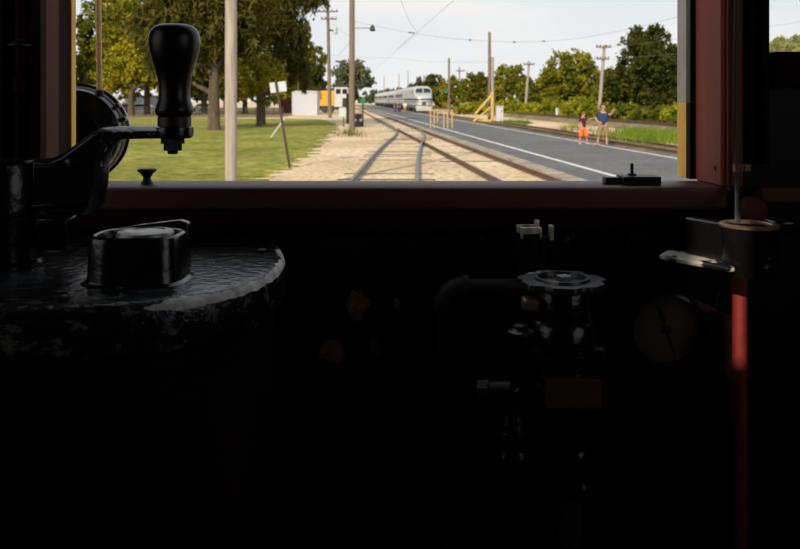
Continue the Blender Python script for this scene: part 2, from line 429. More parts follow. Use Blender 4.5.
HX2, HZ2 = -0.487, 2.965                            # wider upper part of the added slot, for the bracket flange
mb.box(XL - 0.03, HX2, YB - 0.02, YB, ZF, ZC); mb.box(HX1, XR + 0.05, YB - 0.02, YB, ZF, ZC)
mb.box(HX0, HX1, YB - 0.02, YB, ZF, HZ0); mb.box(HX2, HX1, YB - 0.02, YB, HZ1, ZC); mb.box(HX2, HX0, YB - 0.02, YB, ZF, HZ2)
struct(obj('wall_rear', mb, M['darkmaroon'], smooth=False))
struct(obj('floor', MB().box(XL - 0.03, XR + 0.05, YB - 0.05, YO, ZF - 0.1, ZF), M['tie'], smooth=False))
struct(obj('ceiling', MB().box(XL - 0.1, XR + 0.1, YB - 0.1, YO + 0.12, ZC, ZC + 0.06), M['ceil'], smooth=False))

# big window: sill, jambs, stops
w1 = bpy.data.objects.new('window_1', None); C.objects.link(w1); struct(w1)
mb = MB()
mb.prism([(1.127, 1.898), (1.132, 1.893), (1.215, 1.893), (1.215, 1.9275), (1.132, 1.9275), (1.127, 1.9245)], WX0 + 0.002, WX1 + 0.008, lambda a, b, d: Vector((d, a, b)))
obj('sill', mb, M['sill'], w1, bevel=0.002)
obj('outer_sill', MB().box(WX0, WX1, 1.2155, 1.275, 1.88, 1.918), M['darkmaroon'], w1)
mb = MB().prism([(WX1, 1.131), (WX1 + 0.004, 1.127), (WX1 + 0.03, 1.127), (WX1 + 0.03, 1.139), (WX1 + 0.0115, 1.139), (WX1 + 0.0115, 1.2265), (WX1, 1.2265)], 1.9285, WZ1, lambda a, b, d: Vector((a, b, d)))
obj('jamb', mb, M['post'], w1, bevel=0.001)
obj('jamb', MB().box(WX0 - 0.0115, WX0, 1.127, 1.185, 1.9285, WZ1), M['maroon'], w1, bevel=0.002)
obj('jamb_groove', MB().box(WX0 - 0.0115, WX0 - 0.004, 1.1855, 1.232, 1.9285, WZ1), M['darkmaroon'], w1)
obj('stop', MB().box(WX0 - 0.0115, WX0 - 0.001, 1.233, 1.250, 1.9285, WZ1), M['yellow'], w1, bevel=0.001)
obj('stop', MB().box(0.4455, WX1 + 0.0115, 1.2460, 1.286, 1.9285, 2.0465), M['yellow'], w1, bevel=0.001)
obj('weather_strip', MB().box(0.4455, WX1 + 0.0115, 1.2460, 1.286, 2.0467, WZ1), M['greytrim'], w1, bevel=0.001)
obj('weather_strip_edge', MB().box(0.4455, WX1 + 0.0115, 1.2285, 1.2458, 2.0467, WZ1), M['blackmatt'], w1, bevel=0.0008)
obj('stop_edge', MB().box(0.4455, WX1 + 0.0115, 1.2285, 1.2458, 1.9285, 2.0463), M['darkmaroon'], w1)
obj('head', MB().box(WX0, WX1, 1.127, 1.25, WZ1 - 0.03, WZ1), M['maroon'], w1, bevel=0.002)

# right hand window
w2 = bpy.data.objects.new('window_2', None); C.objects.link(w2); struct(w2)
obj('frame', MB().box(W2X0 - 0.018, W2X0 - 0.009, 1.118, 1.1395, 1.96, WZ1), M['darkmaroon'], w2, bevel=0.002)
obj('frame', MB().box(W2X0, W2X1, 1.122, 1.1395, W2Z0 - 0.05, W2Z0), M['darkmaroon'], w2, bevel=0.002)
obj('pane', MB().box(W2X0, W2X1, 1.20, 1.204, W2Z0, WZ1), M['glass'], w2)

# pilasters and mouldings on the wall left of the window and right of it
def strip(n, px0, px1, y0, z0=1.86, z1=3.29, m='darkmaroon', ylast=1.1395):
    a, b = P(px0, 0, y0).x, P(px1, 0, y0).x
    o = obj('trim_%d' % n, MB().box(a, b, y0, ylast, z0, z1), M[m], bevel=0.002); struct(o); return o
strip(1, -30, 3, 1.12); strip(2, 24, 40, 1.118)
strip(3, 749, 757, 1.120, z0=1.96)
o = struct(obj('trim_4', MB().box(P(757, 0, 1.13).x, 1.0, 1.105, 1.1395, P(0, 203, 1.11).z, P(0, 188, 1.11).z), M['maroon'], bevel=0.004))
o = struct(obj('trim_5', MB().box(-0.50, 0.462, 1.1305, 1.1395, 1.862, 1.8925), M['darkmaroon'], bevel=0.004))
# pipe-like moulding on the wall, with a shallow flared collar
t = thing('conduit_pipe', 'thin dark brown vertical pipe with flared collar on far left pillar', 'pipe', P(15, 240, 1.10))
a = P(15, 0, 1.10)
wpart('pipe', MB().tube([(a.x, 1.113, 1.80), (a.x, 1.113, 3.29)], 0.0058, 14), M['darkmaroon'], t)
z = P(0, 43, 1.10).z
wpart('collar', MB().lathe((a.x, 1.113, z - 0.006), [(0.006, -0.004), (0.0085, 0.0), (0.0165, 0.003), (0.0165, 0.0045), (0.0085, 0.008), (0.006, 0.012)], 28), M['bronze_dark'], t)
wpart('coupling', MB().lathe((a.x, 1.113, P(0, 95, 1.1).z), [(0.0058, 0), (0.0082, 0.001), (0.0082, 0.024), (0.0058, 0.025)], 20), M['darkmaroon'], t)

# conduit and cable right of the window
x = P(729, 0, 1.118).x
t = tag(obj('conduit_pipe', MB().tube([(x, 1.1165, P(0, 190, 1.118).z), (x, 1.1165, 3.29)], 0.0032, 12), M['maroon']), 'slim red brown conduit running up right beside the window post', 'pipe')
t = thing('electric_cable', 'dark grey cable hanging down the wall right of the window', 'cable', P(740, 170, 1.10))
pts = [P(736.5, -180, 1.118), P(737, -60, 1.118), P(737, 0, 1.118), P(735.8, 60, 1.118), P(735.8, 110, 1.118), P(737, 165, 1.11), P(737.5, 195, 1.10), P(737.5, 226, 1.0)]
wpart('sheath', MB().tube(catmull([tuple(p) for p in pts], 6, False), 0.0036, 10), M['cable'], t)
mb = MB(); p = P(737, 168, 1.108)
mb.lathe((p.x, p.y, p.z - 0.005), [(0.0037, 0), (0.0058, 0.0), (0.0058, 0.010), (0.0037, 0.010)], 20)
mb.box(p.x + 0.004, p.x + 0.020, p.y + 0.002, p.y + 0.005, p.z - 0.0045, p.z + 0.0045)
mb.lathe((p.x + 0.0125, p.y + 0.0015, p.z), [(0.003, 0.0), (0.0022, -0.002)], 12, axis=(0, 1, 0))
wpart('clamp', mb, M['brass'], t)
# screw heads on the red-brown post and on the wall
p = P(714, 168, 1.14)
t = tag(obj('screw', MB().lathe((WX1 - 0.0002, 1.15, P(0, 168, 1.15).z), [(0.0038, 0.0), (0.0034, -0.0012), (0.001, -0.0016)], 16, axis=(1, 0, 0)), M['maroon']), 'small screw head low on the red brown window post', 'screw')

# sash hardware on the sill
c = P(147, 184, 1.165); c.z = 1.9275
t = tag(obj('thumb_screw', MB().lathe(c, [(0.0085, 0), (0.0085, 0.002), (0.006, 0.006), (0.0055, 0.010), (0.0095, 0.0165), (0.0135, 0.0185), (0.0135, 0.0215), (0.012, 0.0228), (0.004, 0.0228)], 28), M['blackmatt']), 'small black flared stop standing at the left end of the window sill', 'stop')
t = thing('sash_latch', 'flat black latch with upright pin on the right end of window sill', 'latch', (P(638, 0, 1.17).x, 1.165, 1.9275))
a, b = P(620, 0, 1.165).x, P(657, 0, 1.165).x
wpart('latch_box', MB().box(a, b, 1.145, 1.185, 1.9277, 1.9400), M['blackmatt'], t, bevel=0.0012)
wpart('bolt', MB().box(P(603, 0, 1.175).x, a - 0.0002, 1.160, 1.180, 1.9277, 1.9375), M['blackmatt'], t, bevel=0.001)
x = P(632.5, 0, 1.165).x
wpart('pin', MB().lathe((x, 1.168, 1.9401), [(0.0062, 0), (0.0062, 0.0028), (0.0024, 0.0032), (0.0024, 0.0165), (0.0018, 0.0175)], 16), M['blackmatt'], t)

# ================================================================== CONTROLLER
ZT = 1.852
CX = -0.43
half = [(0.0, 0.751), (0.053, 0.754), (0.137, 0.774), (0.208, 0.803), (0.253, 0.846), (0.277, 0.912), (0.281, 1.0), (0.268, 1.075), (0.255, 1.112), (0.241, 1.127), (0.208, 1.131), (0.1, 1.132)]
outl = [(CX + a, b) for a, b in half] + [(CX - a, b) for a, b in reversed(half[1:])]
base_poly = catmull(outl[:], 5, True)
def off(poly, d):
    n = len(poly); out = []
    for i in range(n):
        a, b = Vector(poly[i-1]), Vector(poly[(i+1) % n]); tt = (b - a).normalized()
        nn = Vector((tt.y, -tt.x)); p = Vector(poly[i]) + nn * d
        out.append((p.x, min(p.y, 1.134)))
    return out
def ring(d, z): return [Vector((x_, y_, z)) for x_, y_ in off(base_poly, d)]
ctl = thing('motor_controller', 'large black topped motor controller with worn rounded cover below the window', 'controller', (CX, 0.95, ZF))
mb = MB().rings([ring(-0.012, ZF + 0.002), ring(-0.012, 1.772), ring(-0.007, 1.774), ring(-0.006, 1.778), ring(-0.007, 1.797), ring(-0.010, 1.7985)])
wpart('body', mb, M['darkmaroon'], ctl)
mb = MB().rings([ring(-0.012, 1.799), ring(-0.003, 1.7985), ring(0.003, 1.8005), ring(0.0055, 1.806), ring(0.006, 1.825), ring(0.0055, 1.838), ring(0.003, 1.8455), ring(-0.001, 1.8495), ring(-0.006, 1.8512), ring(-0.014, 1.852), ring(-0.05, 1.8522)])
mb.v = [(v[0] - CX, v[1] - 0.95, v[2] - ZT) for v in mb.v]
o = obj('top_cover', mb, M['cover'], ctl); o.location = (0, 0, ZT - ZF)
# reverser housing: cup with open top, cap inside and a back tab
def sup(cx, cy, a, b, n=3.2, m=56):
    return [(cx + a * math.copysign(abs(math.cos(t_)) ** (2/n), math.cos(t_)), cy + b * math.copysign(abs(math.sin(t_)) ** (2/n), math.sin(t_))) for t_ in [2*PI*i/m for i in range(m)]]
hx, hy = -0.2885, 0.884
def hr(a, b, z, n=3.2): return [Vector((x_, y_, z)) for x_, y_ in sup(hx, hy, a * .95, b, n)]
M['housing'] = chipped('worn_black_casting', (0.006, 0.006, 0.006), (0.36, 0.31, 0.24), 0.36, 42, 0.2, 0.6)
mb = MB().rings([hr(.060, .047, ZT + .0004), hr(.055, .043, ZT + .003), hr(.0535, .0415, ZT + .008), hr(.0520, .0400, ZT + .044), hr(.0505, .0385, ZT + .0495), hr(.0475, .0355, ZT + .0515), hr(.0445, .0325, ZT + .0505), hr(.0435, .0315, ZT + .046), hr(.0430, .0310, ZT + .044)])
o = wpart('reverser_housing', mb, M['housing'], ctl)
mb = MB().lathe((hx + .006, hy + .004, ZT + .0442), [(0.031, 0), (0.031, 0.006), (0.0295, 0.0085), (0.021, 0.0098), (0.020, 0.0086), (0.004, 0.009)], 40)
wpart('reverser_cap', mb, M['steel'], ctl)
mb = MB().prism([(-0.3245, ZT + .049), (-0.3025, ZT + .053), (-0.2555, ZT + .0585), (-0.2455, ZT + .0555), (-0.2450, ZT + .0005), (-0.2805, ZT + .0005), (-0.2805, ZT + .047)], 0.926, 0.940, lambda a, b, d: Vector((a, d, b)))
wpart('back_tab', mb, M['housing'], ctl, bevel=0.004)
for px, py in ((262, 252), (62, 300)):
    p = G(px, py, ZT)
    wpart('bolt_head', MB().lathe((p.x, p.y, ZT), [(0.006, 0), (0.006, 0.003), (0.004, 0.0045), (0.001, 0.005)], 12), M['blackmatt'], ctl)

# controller handle
M['handlecast'] = chipped('worn_black_handle_casting', (0.010, 0.010, 0.011), (0.42, 0.42, 0.41), 0.40, 60, 0.22, 0.7)
HY = 0.96
def px2(a, b): p = P(a, b, HY); return (p.x, p.z)
hub = P(4, 0, HY).x
ch = thing('controller_handle', 'black cast crank handle with turned wooden knob on the motor controller', 'handle', (hub, HY, ZT))
mb = MB().lathe((hub, HY, ZT + .0006), [(0.047, 0), (0.047, 0.004), (0.0435, 0.008), (0.0435, 0.027), (0.0405, 0.031), (0.0405, 0.06), (0.043, 0.063), (0.043, P(0, 162, HY).z - ZT - .004), (0.040, P(0, 160, HY).z - ZT), (0.012, P(0, 159.5, HY).z - ZT), (0.006, P(0, 159.5, HY).z - ZT)], 48)
wpart('hub', mb, M['black'], ch)
poly = [px2(*q_) for q_ in ((36, 159.5), (54, 158), (66, 153), (84, 140), (97, 130.5), (105, 127.5), (116, 126.8), (164, 126.2), (164, 138.2), (128, 138.8), (119, 140.5), (112, 145), (107, 153), (104.5, 165), (103, 184), (99, 204), (90, 214.5), (36, 214.5))]
def inset(pl, d):
    out = []
    for i_ in range(len(pl)):
        a_, b_ = Vector(pl[i_ - 1]), Vector(pl[(i_ + 1) % len(pl)]); t_ = (b_ - a_).normalized()
        out.append((pl[i_][0] + t_.y * d, pl[i_][1] - t_.x * d))
    return out
ip = inset(poly, .0055)
mb = MB().rings([[Vector((a, HY - .020, b)) for a, b in ip], [Vector((a, HY - .008, b)) for a, b in poly], [Vector((a, HY + .019, b)) for a, b in poly]])
wpart('arm', mb, M['handlecast'], ch, bevel=0.0015)
for (p0_, p1_, w_, h_) in (((40, 204), (97, 201), .006, .0035), ((42, 166), (92, 164), .003, .002)):
    a0, a1 = px2(*p0_); b0, b1 = px2(*p1_)
    wpart('rib', MB().beam((a0, HY - .0205, a1), (b0, HY - .0205, b1), w_, h_), M['black'], ch, bevel=0.0008)
a = px2(41, 247); b = px2(72, 216)
wpart('lug', MB().box(a[0], b[0], HY - .016, HY + .016, a[1], b[1]), M['black'], ch, bevel=0.003)
kx = P(174.5, 0, HY).x
k = HY / F
def kz(y_): return P(0, y_, HY).z
prof = [(16.6, 116), (17.6, 115), (18.6, 112.5), (19.0, 110.6), (18.6, 108), (17.6, 104.8), (16.2, 101), (15.5, 97), (15.3, 91), (15.5, 86), (16.4, 79), (17.9, 72.5), (20.0, 66), (22.2, 59), (24.0, 52), (25.0, 45), (25.2, 40), (24.8, 36), (23.6, 32), (21.2, 28.3), (18, 25.9), (13, 24.5), (6, 24.1), (1, 24.0)]
wpart('knob', MB().lathe((kx, HY, 0), [(r * k, kz(y_)) for r, y_ in prof], 56), M['handle_wood'], ch)
KNOB = bpy.data.objects[[o_.name for o_ in ch.children if o_.name.startswith('knob')][0]]
wpart('ferrule', MB().lathe((kx, HY, 0), [(r * k, kz(y_)) for r, y_ in ((16.4, 126.5), (16.4, 117), (15.6, 116.1))], 40), M['bronze_dark'], KNOB)
wpart('arm_eye', MB().lathe((kx, HY, 0), [(r * k, kz(y_)) for r, y_ in ((16.5, 138), (18.6, 136), (19, 131), (18.6, 127.2), (17, 126.2))], 40), M['black'], ch)
wpart('nut', MB().lathe((kx - .002, HY, 0), [(r * k, kz(y_)) for r, y_ in ((13.2, 138.2), (13.2, 143.2), (10.2, 143.6), (10.2, 150), (9.6, 150.4))], 6), M['blackmatt'], ch)
wpart('bolt_end', MB().lathe((kx - .002, HY, 0), [(r * k, kz(y_)) for r, y_ in ((5.2, 150.2), (5.2, 153.4), (4, 154))], 16), M['blackmatt'], ch)

# ================================================================== BRAKE VALVE
VY = 0.95
def V(px, py, y=VY): return P(px, py, y)
bv = thing('brake_valve', 'black cast air brake valve with scalloped top disc and brown plate', 'valve', V(565, 470))
vx = V(562, 0).x
def vz(py, y=VY): return P(0, py, y).z
cz = vz(279)
n = 120
def disc_r(t_): 
    return 0.0500 + 0.0022 * math.sin(7 * t_ + 0.6) + 0.0013 * math.sin(13 * t_ + 2) - (0.004 if 0.55 < t_ < 0.75 else 0)
def dr(s_, z): return [Vector((vx + math.cos(2*PI*j/n) * disc_r(2*PI*j/n) * s_, VY + math.sin(2*PI*j/n) * disc_r(2*PI*j/n) * s_, z)) for j in range(n)]
def cr(r, z): return [Vector((vx + math.cos(2*PI*j/n) * r, VY + math.sin(2*PI*j/n) * r, z)) for j in range(n)]
M['discsteel'] = chipped('worn_black_disc', (0.016, 0.015, 0.015), (0.40, 0.36, 0.31), 0.40, 60, 0.35, 0.3)
mb = MB().rings([dr(0.96, cz - .008), dr(1.0, cz - .0065), dr(1.0, cz - .001), dr(0.985, cz), cr(.033, cz), cr(.032, cz + .003), cr(.0285, cz + .003), cr(.0270, cz - .003), cr(.012, cz - .004)])
wpart('index_disc', mb, M['discsteel'], bv)
mb = MB(); s_ = 0.0095
q_ = [Vector((vx + .002 + s_ * math.cos(t_ + .35), VY + s_ * math.sin(t_ + .35), 0)) for t_ in (PI/4, 3*PI/4, 5*PI/4, 7*PI/4)]
mb.rings([[v + Vector((0, 0, cz - .0039)) for v in q_], [v + Vector((0, 0, cz + .0045)) for v in q_]])
wpart('spindle', mb, M['steel'], bv, bevel=0.0008)
mb = MB().lathe((vx, VY, 0), [(0.031, cz - .0082), (0.033, cz - .012), (0.034, vz(318)), (0.038, vz(322)), (0.040, vz(336)), (0.038, vz(338)), (0.0385, vz(345))], 48)
wpart('neck', mb, M['black'], bv)
# lobed flange with bolts
fz = vz(352)
def lob(s_, z, nn=96): return [Vector((vx + math.cos(t_) * (0.050 + .0075 * math.cos(4 * t_ - PI)) * s_, VY + math.sin(t_) * (0.050 + .0075 * math.cos(4 * t_ - PI)) * s_, z)) for t_ in [2*PI*i/nn for i in range(nn)]]
mb = MB().rings([lob(.97, fz - .012), lob(1, fz - .010), lob(1, fz + .004), lob(.96, fz + .006), lob(.7, fz + .0072)])
wpart('flange', mb, M['black'], bv)
for q in range(4):
    t_ = PI / 4 + q * PI / 2
    wpart('flange_bolt', MB().lathe((vx + .050 * math.cos(t_), VY + .050 * math.sin(t_), fz + .0062), [(.0085, 0), (.0085, .007), (.0065, .009), (.003, .0095)], 6), M['blackmatt'], bv)
# body
mb = MB().lathe((vx, VY, 0), [(0.030, vz(489)), (0.034, vz(478)), (0.036, vz(452)), (0.040, vz(430)), (0.046, vz(415)), (0.047, vz(372)), (0.044, fz - .0125)], 48)
wpart('body', mb, M['black'], bv)
a = V(546, 379, VY - .049); b = V(601, 408, VY - .049)
wpart('name_plate', MB().box(a.x, b.x, VY - .052, VY - .040, b.z, a.z), M['plate'], bv, bevel=0.001)
# bulb at the bottom with rings
b0 = V(575, 455, VY - .03)
mb = MB().lathe((b0.x, VY - .016, 0), [(0.008, vz(488)), (0.020, vz(486)), (0.0265, vz(480)), (0.0265, vz(474)), (0.022, vz(470)), (0.0245, vz(462)), (0.024, vz(448)), (0.018, vz(436)), (0.010, vz(430))], 36)
wpart('drain_cup', mb, M['black'], bv)
# side column with cap
sx = V(521, 0, .93).x
mb = MB().lathe((sx, .93, 0), [(0.013, vz(440, .93)), (0.0135, vz(400, .93)), (0.0125, vz(345, .93)), (0.0105, vz(338, .93)), (0.0115, vz(334, .93))], 28)
wpart('side_column', mb, M['black'], bv)
wpart('side_cap', MB().lathe((sx, .93, 0), [(0.0150, vz(334, .93)), (0.0155, vz(331, .93)), (0.0120, vz(330, .93)), (0.0075, vz(328.5, .93)), (0.0080, vz(325, .93)), (0.003, vz(324.2, .93))], 28), M['discsteel'], bv)
wpart('side_nut', MB().lathe((sx - .004, .917, vz(387, .93)), [(.0065, 0), (.0065, -.006), (.005, -.008), (.002, -.009)], 6, axis=(0, 1, 0)), M['black'], bv)
mb = MB().lathe((V(513, 0, .93).x, .93, 0), [(0.010, vz(466, .93)), (0.019, vz(461, .93)), (0.0235, vz(452, .93)), (0.021, vz(446, .93)), (0.024, vz(438, .93)), (0.021, vz(428, .93)), (0.0145, vz(412, .93)), (0.013, vz(405, .93))], 32)
wpart('side_bulb', mb, M['black'], bv)
wpart('lug', MB().box(V(520, 0).x, V(535, 0).x, VY - .03, VY - .005, vz(305), vz(294)), M['brass'], bv, bevel=0.003)
wpart('lug', MB().box(V(525, 0).x, V(545, 0).x, VY - .036, VY - .01, vz(362), vz(345)), M['black'], bv, bevel=0.004)
# delivery pipe under the valve
wpart('lower_pipe', MB().tube([(b0.x, VY - .008, vz(486)), (b0.x, VY - .008, ZF + .03)], 0.014, 18), M['rustpipe'], bv)

# small stopcock behind the valve
SY = 1.08
cx_ = P(529, 0, SY).x
sc_ = thing('stopcock', 'small black stopcock with a hollow square bronze socket behind the brake valve', 'valve', (cx_, SY, P(0, 290, SY).z))
def szz(y_): return P(0, y_, SY).z
mb = MB().lathe((cx_, SY, 0), [(0.013, szz(300)), (0.013, szz(270)), (0.016, szz(262)), (0.018, szz(240)), (0.0185, szz(232))], 28)
wpart('stem', mb, M['blackmatt'], sc_)
def sq(r, z, rot=.08): return [Vector((cx_ + r * math.cos(t_ + rot), SY + r * math.sin(t_ + rot), z)) for t_ in (PI/4, 3*PI/4, 5*PI/4, 7*PI/4)]
mb = MB().rings([sq(.0185, szz(238)), sq(.0205, szz(234)), sq(.0205, szz(226)), sq(.0150, szz(225.5)), sq(.0140, szz(238)-.002)])
wpart('square_socket', mb, M['warmsteel'], sc_, bevel=0.0012)
x = P(548, 0, SY).x
mb = MB().box(x - .012, x + .006, SY - .006, SY + .006, szz(246), szz(236)); 
wpart('yoke', mb, M['blackmatt'], sc_, bevel=0.002)
mb = MB().box(x + .001, x + .007, SY - .007, SY + .007, szz(240), szz(225)); mb.box(x - .018, x - .012, SY - .004, SY + .006, szz(236), szz(220))
wpart('prong', mb, M['warmsteel'], sc_, bevel=0.0015)
# horizontal bracket fixing to wall
wpart('bracket', MB().box(cx_ - .010, cx_ + .010, SY + .010, 1.1395, szz(285), szz(272)), M['blackmatt'], sc_, bevel=0.002)

# air pipe with elbow to the left of the valve
EY = 1.08
ep = thing('air_pipe', 'dark iron pipe turning down at an elbow left of the brake valve', 'pipe', (P(443, 0, EY).x, EY, ZF))
r_ = 0.0098
x0 = P(443, 0, EY).x; zc = P(0, 286, EY).z
el = [(x0 + .028 - .028 * math.cos(t_), EY, zc - .028 + .028 * math.sin(t_)) for t_ in [PI / 2 * i / 10 for i in range(11)]]
wpart('elbow', MB().tube(el, r_ + .003, 20), M['rustpipe'], ep)
wpart('elbow_band', MB().tube([(x0 + .026, EY, zc), (x0 + .034, EY, zc)], r_ + .0055, 20), M['rustpipe'], ep)
wpart('elbow_band', MB().tube([(x0, EY, zc - .026), (x0, EY, zc - .035)], r_ + .0055, 20), M['rustpipe'], ep)
wpart('horizontal_run', MB().tube([(x0 + .034, EY, zc), (P(534, 0, EY).x, EY, zc)], r_, 20), M['rustpipe'], ep)
wpart('vertical_run', MB().tube([(x0, EY, zc - .035), (x0, EY, ZF + .002)], r_, 20), M['rustpipe'], ep)
# short side connection at the level of the plate
sp = thing('side_pipe', 'short dark pipe stub with union running left from the valve body', 'pipe', P(500, 387, .93))
a = P(480, 388, .95); b = P(512, 388, .93)
wpart('pipe', MB().tube([a, b], 0.007, 16), M['rustpipe'], sp)
wpart('union', MB().tube([a, a + (b - a) * .35], 0.0105, 6), M['rustpipe'], sp)

# small square wall plates with bolts
for i, (px, py, lab) in enumerate(((486, 240, 'square dark wall plate with bolt left of the stopcock'), (570, 240, 'square dark wall plate with bolt right of the stopcock'))):
    p = P(px, py, 1.138)
    t = thing('wall_plate', lab, 'plate', (p.x, 1.1385, p.z), 0)
    wpart('plate', MB().box(p.x - .027, p.x + .027, 1.134, 1.1393, p.z - .03, p.z + .025), M['darkmaroon'], t, bevel=0.001)
    wpart('bolt', MB().lathe((p.x - .008, 1.1338, p.z), [(.007, 0), (.007, -.004), (.004, -.0055)], 6, axis=(0, 1, 0)), M['blackmatt'], t)

# ================================================================== GAUGE
gp = P(668, 331, 1.09)
gg = thing('pressure_gauge', 'round black rimmed gauge with stained brown dial low on the right', 'gauge', (gp.x, 1.139, gp.z))
R = 0.0530
mb = MB().lathe((gp.x, 1.1392, gp.z), [(R * .8, 0), (R * .98, -.004), (R * 1.0, -.034), (R * 1.02, -.044), (R * .98, -.049), (R * .90, -.0505), (R * .86, -.047), (R * .86, -.040)], 64, axis=(0, 1, 0))
wpart('case', mb, M['black'], gg)
dial = wpart('dial', MB().lathe((gp.x, 1.1392, gp.z), [(R * .855, -.0402), (R * .855, -.0412)], 64, axis=(0, 1, 0)), M['gaugeface'], gg)
mb = MB(); yy = 1.1392 - .0425
c0 = Vector((gp.x, yy, gp.z))
u_ = (P(660, 308, yy) - P(668, 331, yy)).normalized()
mb.beam(c0 - u_ * .036, c0 + u_ * .034, .0025, .001, up=(0, 1, 0)); mb.lathe(c0, [(.006, .0008), (.006, -.002), (.002, -.003)], 24, axis=(0, 1, 0))
mb.beam(c0 + u_ * .014, c0 + u_ * .024, .006, .0012, up=(0, 1, 0))
wpart('needle', mb, M['blackmatt'], dial)
mb = MB()
for i in range(21):
    t_ = math.radians(225 - 270 * i / 20); L = .007 if i % 5 == 0 else .004
    d_ = Vector((math.cos(t_), 0, math.sin(t_)))
    mb.beam(c0 + d_ * (.043 - L) + Vector((0, .0012, 0)), c0 + d_ * .043 + Vector((0, .0012, 0)), .0010, .0006, up=(0, 1, 0))
o = wpart('scale_marks', mb, M['blackmatt'], dial); o['kind'] = 'stuff'

# ================================================================== HAND BRAKE BRACKET + RED PIPE
BY = 0.99
bk = thing('brake_staff_bracket', 'black cast bracket with a bronze rimmed round socket right of the gauge', 'bracket', P(749, 270, BY))
bx = P(749, 0, BY).x
zt = P(0, 227, BY).z
mb = MB().lathe((bx, BY, 0), [(.031, zt - .058), (.0325, zt - .05), (.0335, zt - .004), (.0335, zt), (.0256, zt), (.0250, zt - .045)], 48)
wpart('socket_body', mb, M['housing'], bk)
mb = MB().lathe((bx, BY, zt), [(.0335, .0002), (.0352, .001), (.0352, .0035), (.033, .0048), (.0270, .0048), (.0255, .003), (.0255, -.02)], 56)
# open ring: an annulus with a dark well
mb2 = MB(); rr = []
for r, h in ((.0335, .0002), (.0352, .001), (.0352, .0035), (.033, .0048), (.0270, .0048), (.0255, .003), (.0255, .0004)):
    rr.append([Vector((bx + r * math.cos(2*PI*j/56), BY + r * math.sin(2*PI*j/56), zt + h)) for j in range(56)])
mb2.rings(rr, cap0=False, cap1=False)
wpart('socket_rim', mb2, M['brass'], bk)
a = P(684, 219, BY + .01); b = P(722, 224, BY - .01)
poly = [(P(664, 0, 1.08).x - .0, 1.136), (P(664, 0, 1.08).x, 1.10), (bx - .030, BY - .016), (bx - .020, BY + .010), (bx - .03, 1.136)]
z0_, z1_ = P(0, 262, BY).z, P(0, 224, BY).z
def pz(a_, b_, d): return Vector((a_, b_, d))
poly2 = [(0.372, 1.045), (bx - .026, 0.980), (bx - .012, 0.975), (bx - .006, 0.990), (bx - .016, 1.000), (0.385, 1.058)]
wpart('web', MB().prism(poly2, z0_, z1_, pz), M['housing'], bk, bevel=0.002)
fpoly = [(0.338, 1.042), (0.342, 1.028), (0.392, 0.960), (0.402, 0.960), (0.406, 1.0), (0.378, 1.062), (0.36, 1.075)]
M['flangechip'] = chipped('worn_flange_casting', (0.014, 0.014, 0.014), (0.55, 0.50, 0.42), 0.52, 30, 0.3, 0.5)
wpart('flange', MB().prism(fpoly, z0_ - .0065, z0_ - .0002, pz), M['flangechip'], bk, bevel=0.002)
wpart('back_plate', MB().box(0.322, bx + .03, 1.1362, 1.1394, zt - .075, zt + .01), M['blackmatt'], bk, bevel=0.001)
wpart('back_arm', MB().box(bx - .022, bx + .022, BY + .030, 1.136, zt - .05, zt - .012), M['blackmatt'], bk, bevel=0.003)
wpart('ear', MB().box(bx + .034, bx + .06, BY + .005, BY + .04, zt - .012, zt + .006), M['housing'], bk, bevel=0.003)

PYY = 1.045
rp = thing('red_pipe', 'dull red painted vertical pipe under the cast bracket on the right', 'pipe', (P(740, 0, PYY).x, PYY, ZF))
x = P(739.5, 0, PYY).x
wpart('pipe', MB().tube([(x, PYY, ZF + .002), (x, PYY, zt - .052)], .0095, 24), M['redpipe'], rp)
wpart('coupling', MB().lathe((x, PYY, zt - .068), [(.0097, 0), (.0135, .001), (.0135, .0095), (.0097, .0098)], 20), M['blackmatt'], rp)
# thin wire loop in front of the gauge
tag(obj('thin_wire', MB().tube(catmull([tuple(P(737, 226, 1.0)), tuple(P(729, 275, 1.02)), tuple(P(722, 285, 1.04)), tuple(P(716, 306, 1.06))], 6, False), .0010, 6), M['cable']), 'thin brown wire dropping from the bracket towards the gauge', 'wire')
# dim handle behind the socket
tag(obj('pull_knob', MB().lathe(P(757, 211, 1.10), [(.016, 0.035), (.018, .02), (.017, 0.004), (.011, 0), (.003, -.001)], 24, axis=(0, 1, 0)), M['maroon']), 'round dull red knob on the wall behind the round socket', 'knob')

# ================================================================== OUTSIDE OF THE CAR: TROLLEY RETRIEVER AND ROPE
RC = P(74, 134, 1.62)
tr = thing('trolley_retriever', 'round black trolley rope retriever mounted outside the left window corner', 'rope retriever', RC)
ax = Vector((0.16, -1, 0.0)).normalized()
mb = MB().lathe(RC, [(.060, -.055), (.094, -.052), (.1035, -.045), (.1035, -.030), (.098, -.026), (.0925, -.0255), (.0925, .000), (.089, .008), (.060, .018), (.052, .019), (.050, .016), (.010, .016)], 72, axis=ax)
wpart('drum_case', mb, M['black'], tr)
rr = []
u_ = ax.orthogonal().normalized(); w_ = ax.cross(u_)
for r, h in ((.0935, -.0250), (.0972, -.0235), (.0972, -.0205), (.0935, -.0195)):
    rr.append([RC + ax * h + (u_ * math.cos(2*PI*j/72) + w_ * math.sin(2*PI*j/72)) * r for j in range(72)])
wpart('bright_rim', MB().rings(rr + [rr[0]], cap0=False, cap1=False), M['greytrim'], tr)
for t_ in (0.30, 0.60, 2.4, 3.6, 4.8):
    d_ = Vector((math.cos(t_), 0.0, math.sin(t_)))
    p = RC + d_ * .1015 - ax * .03
    wpart('lug', MB().lathe(p - ax * .012, [(.005, 0), (.005, .020), (.004, .023)], 12, axis=ax), M['black'], tr)
p = RC + Vector((.045, -.006, .083))
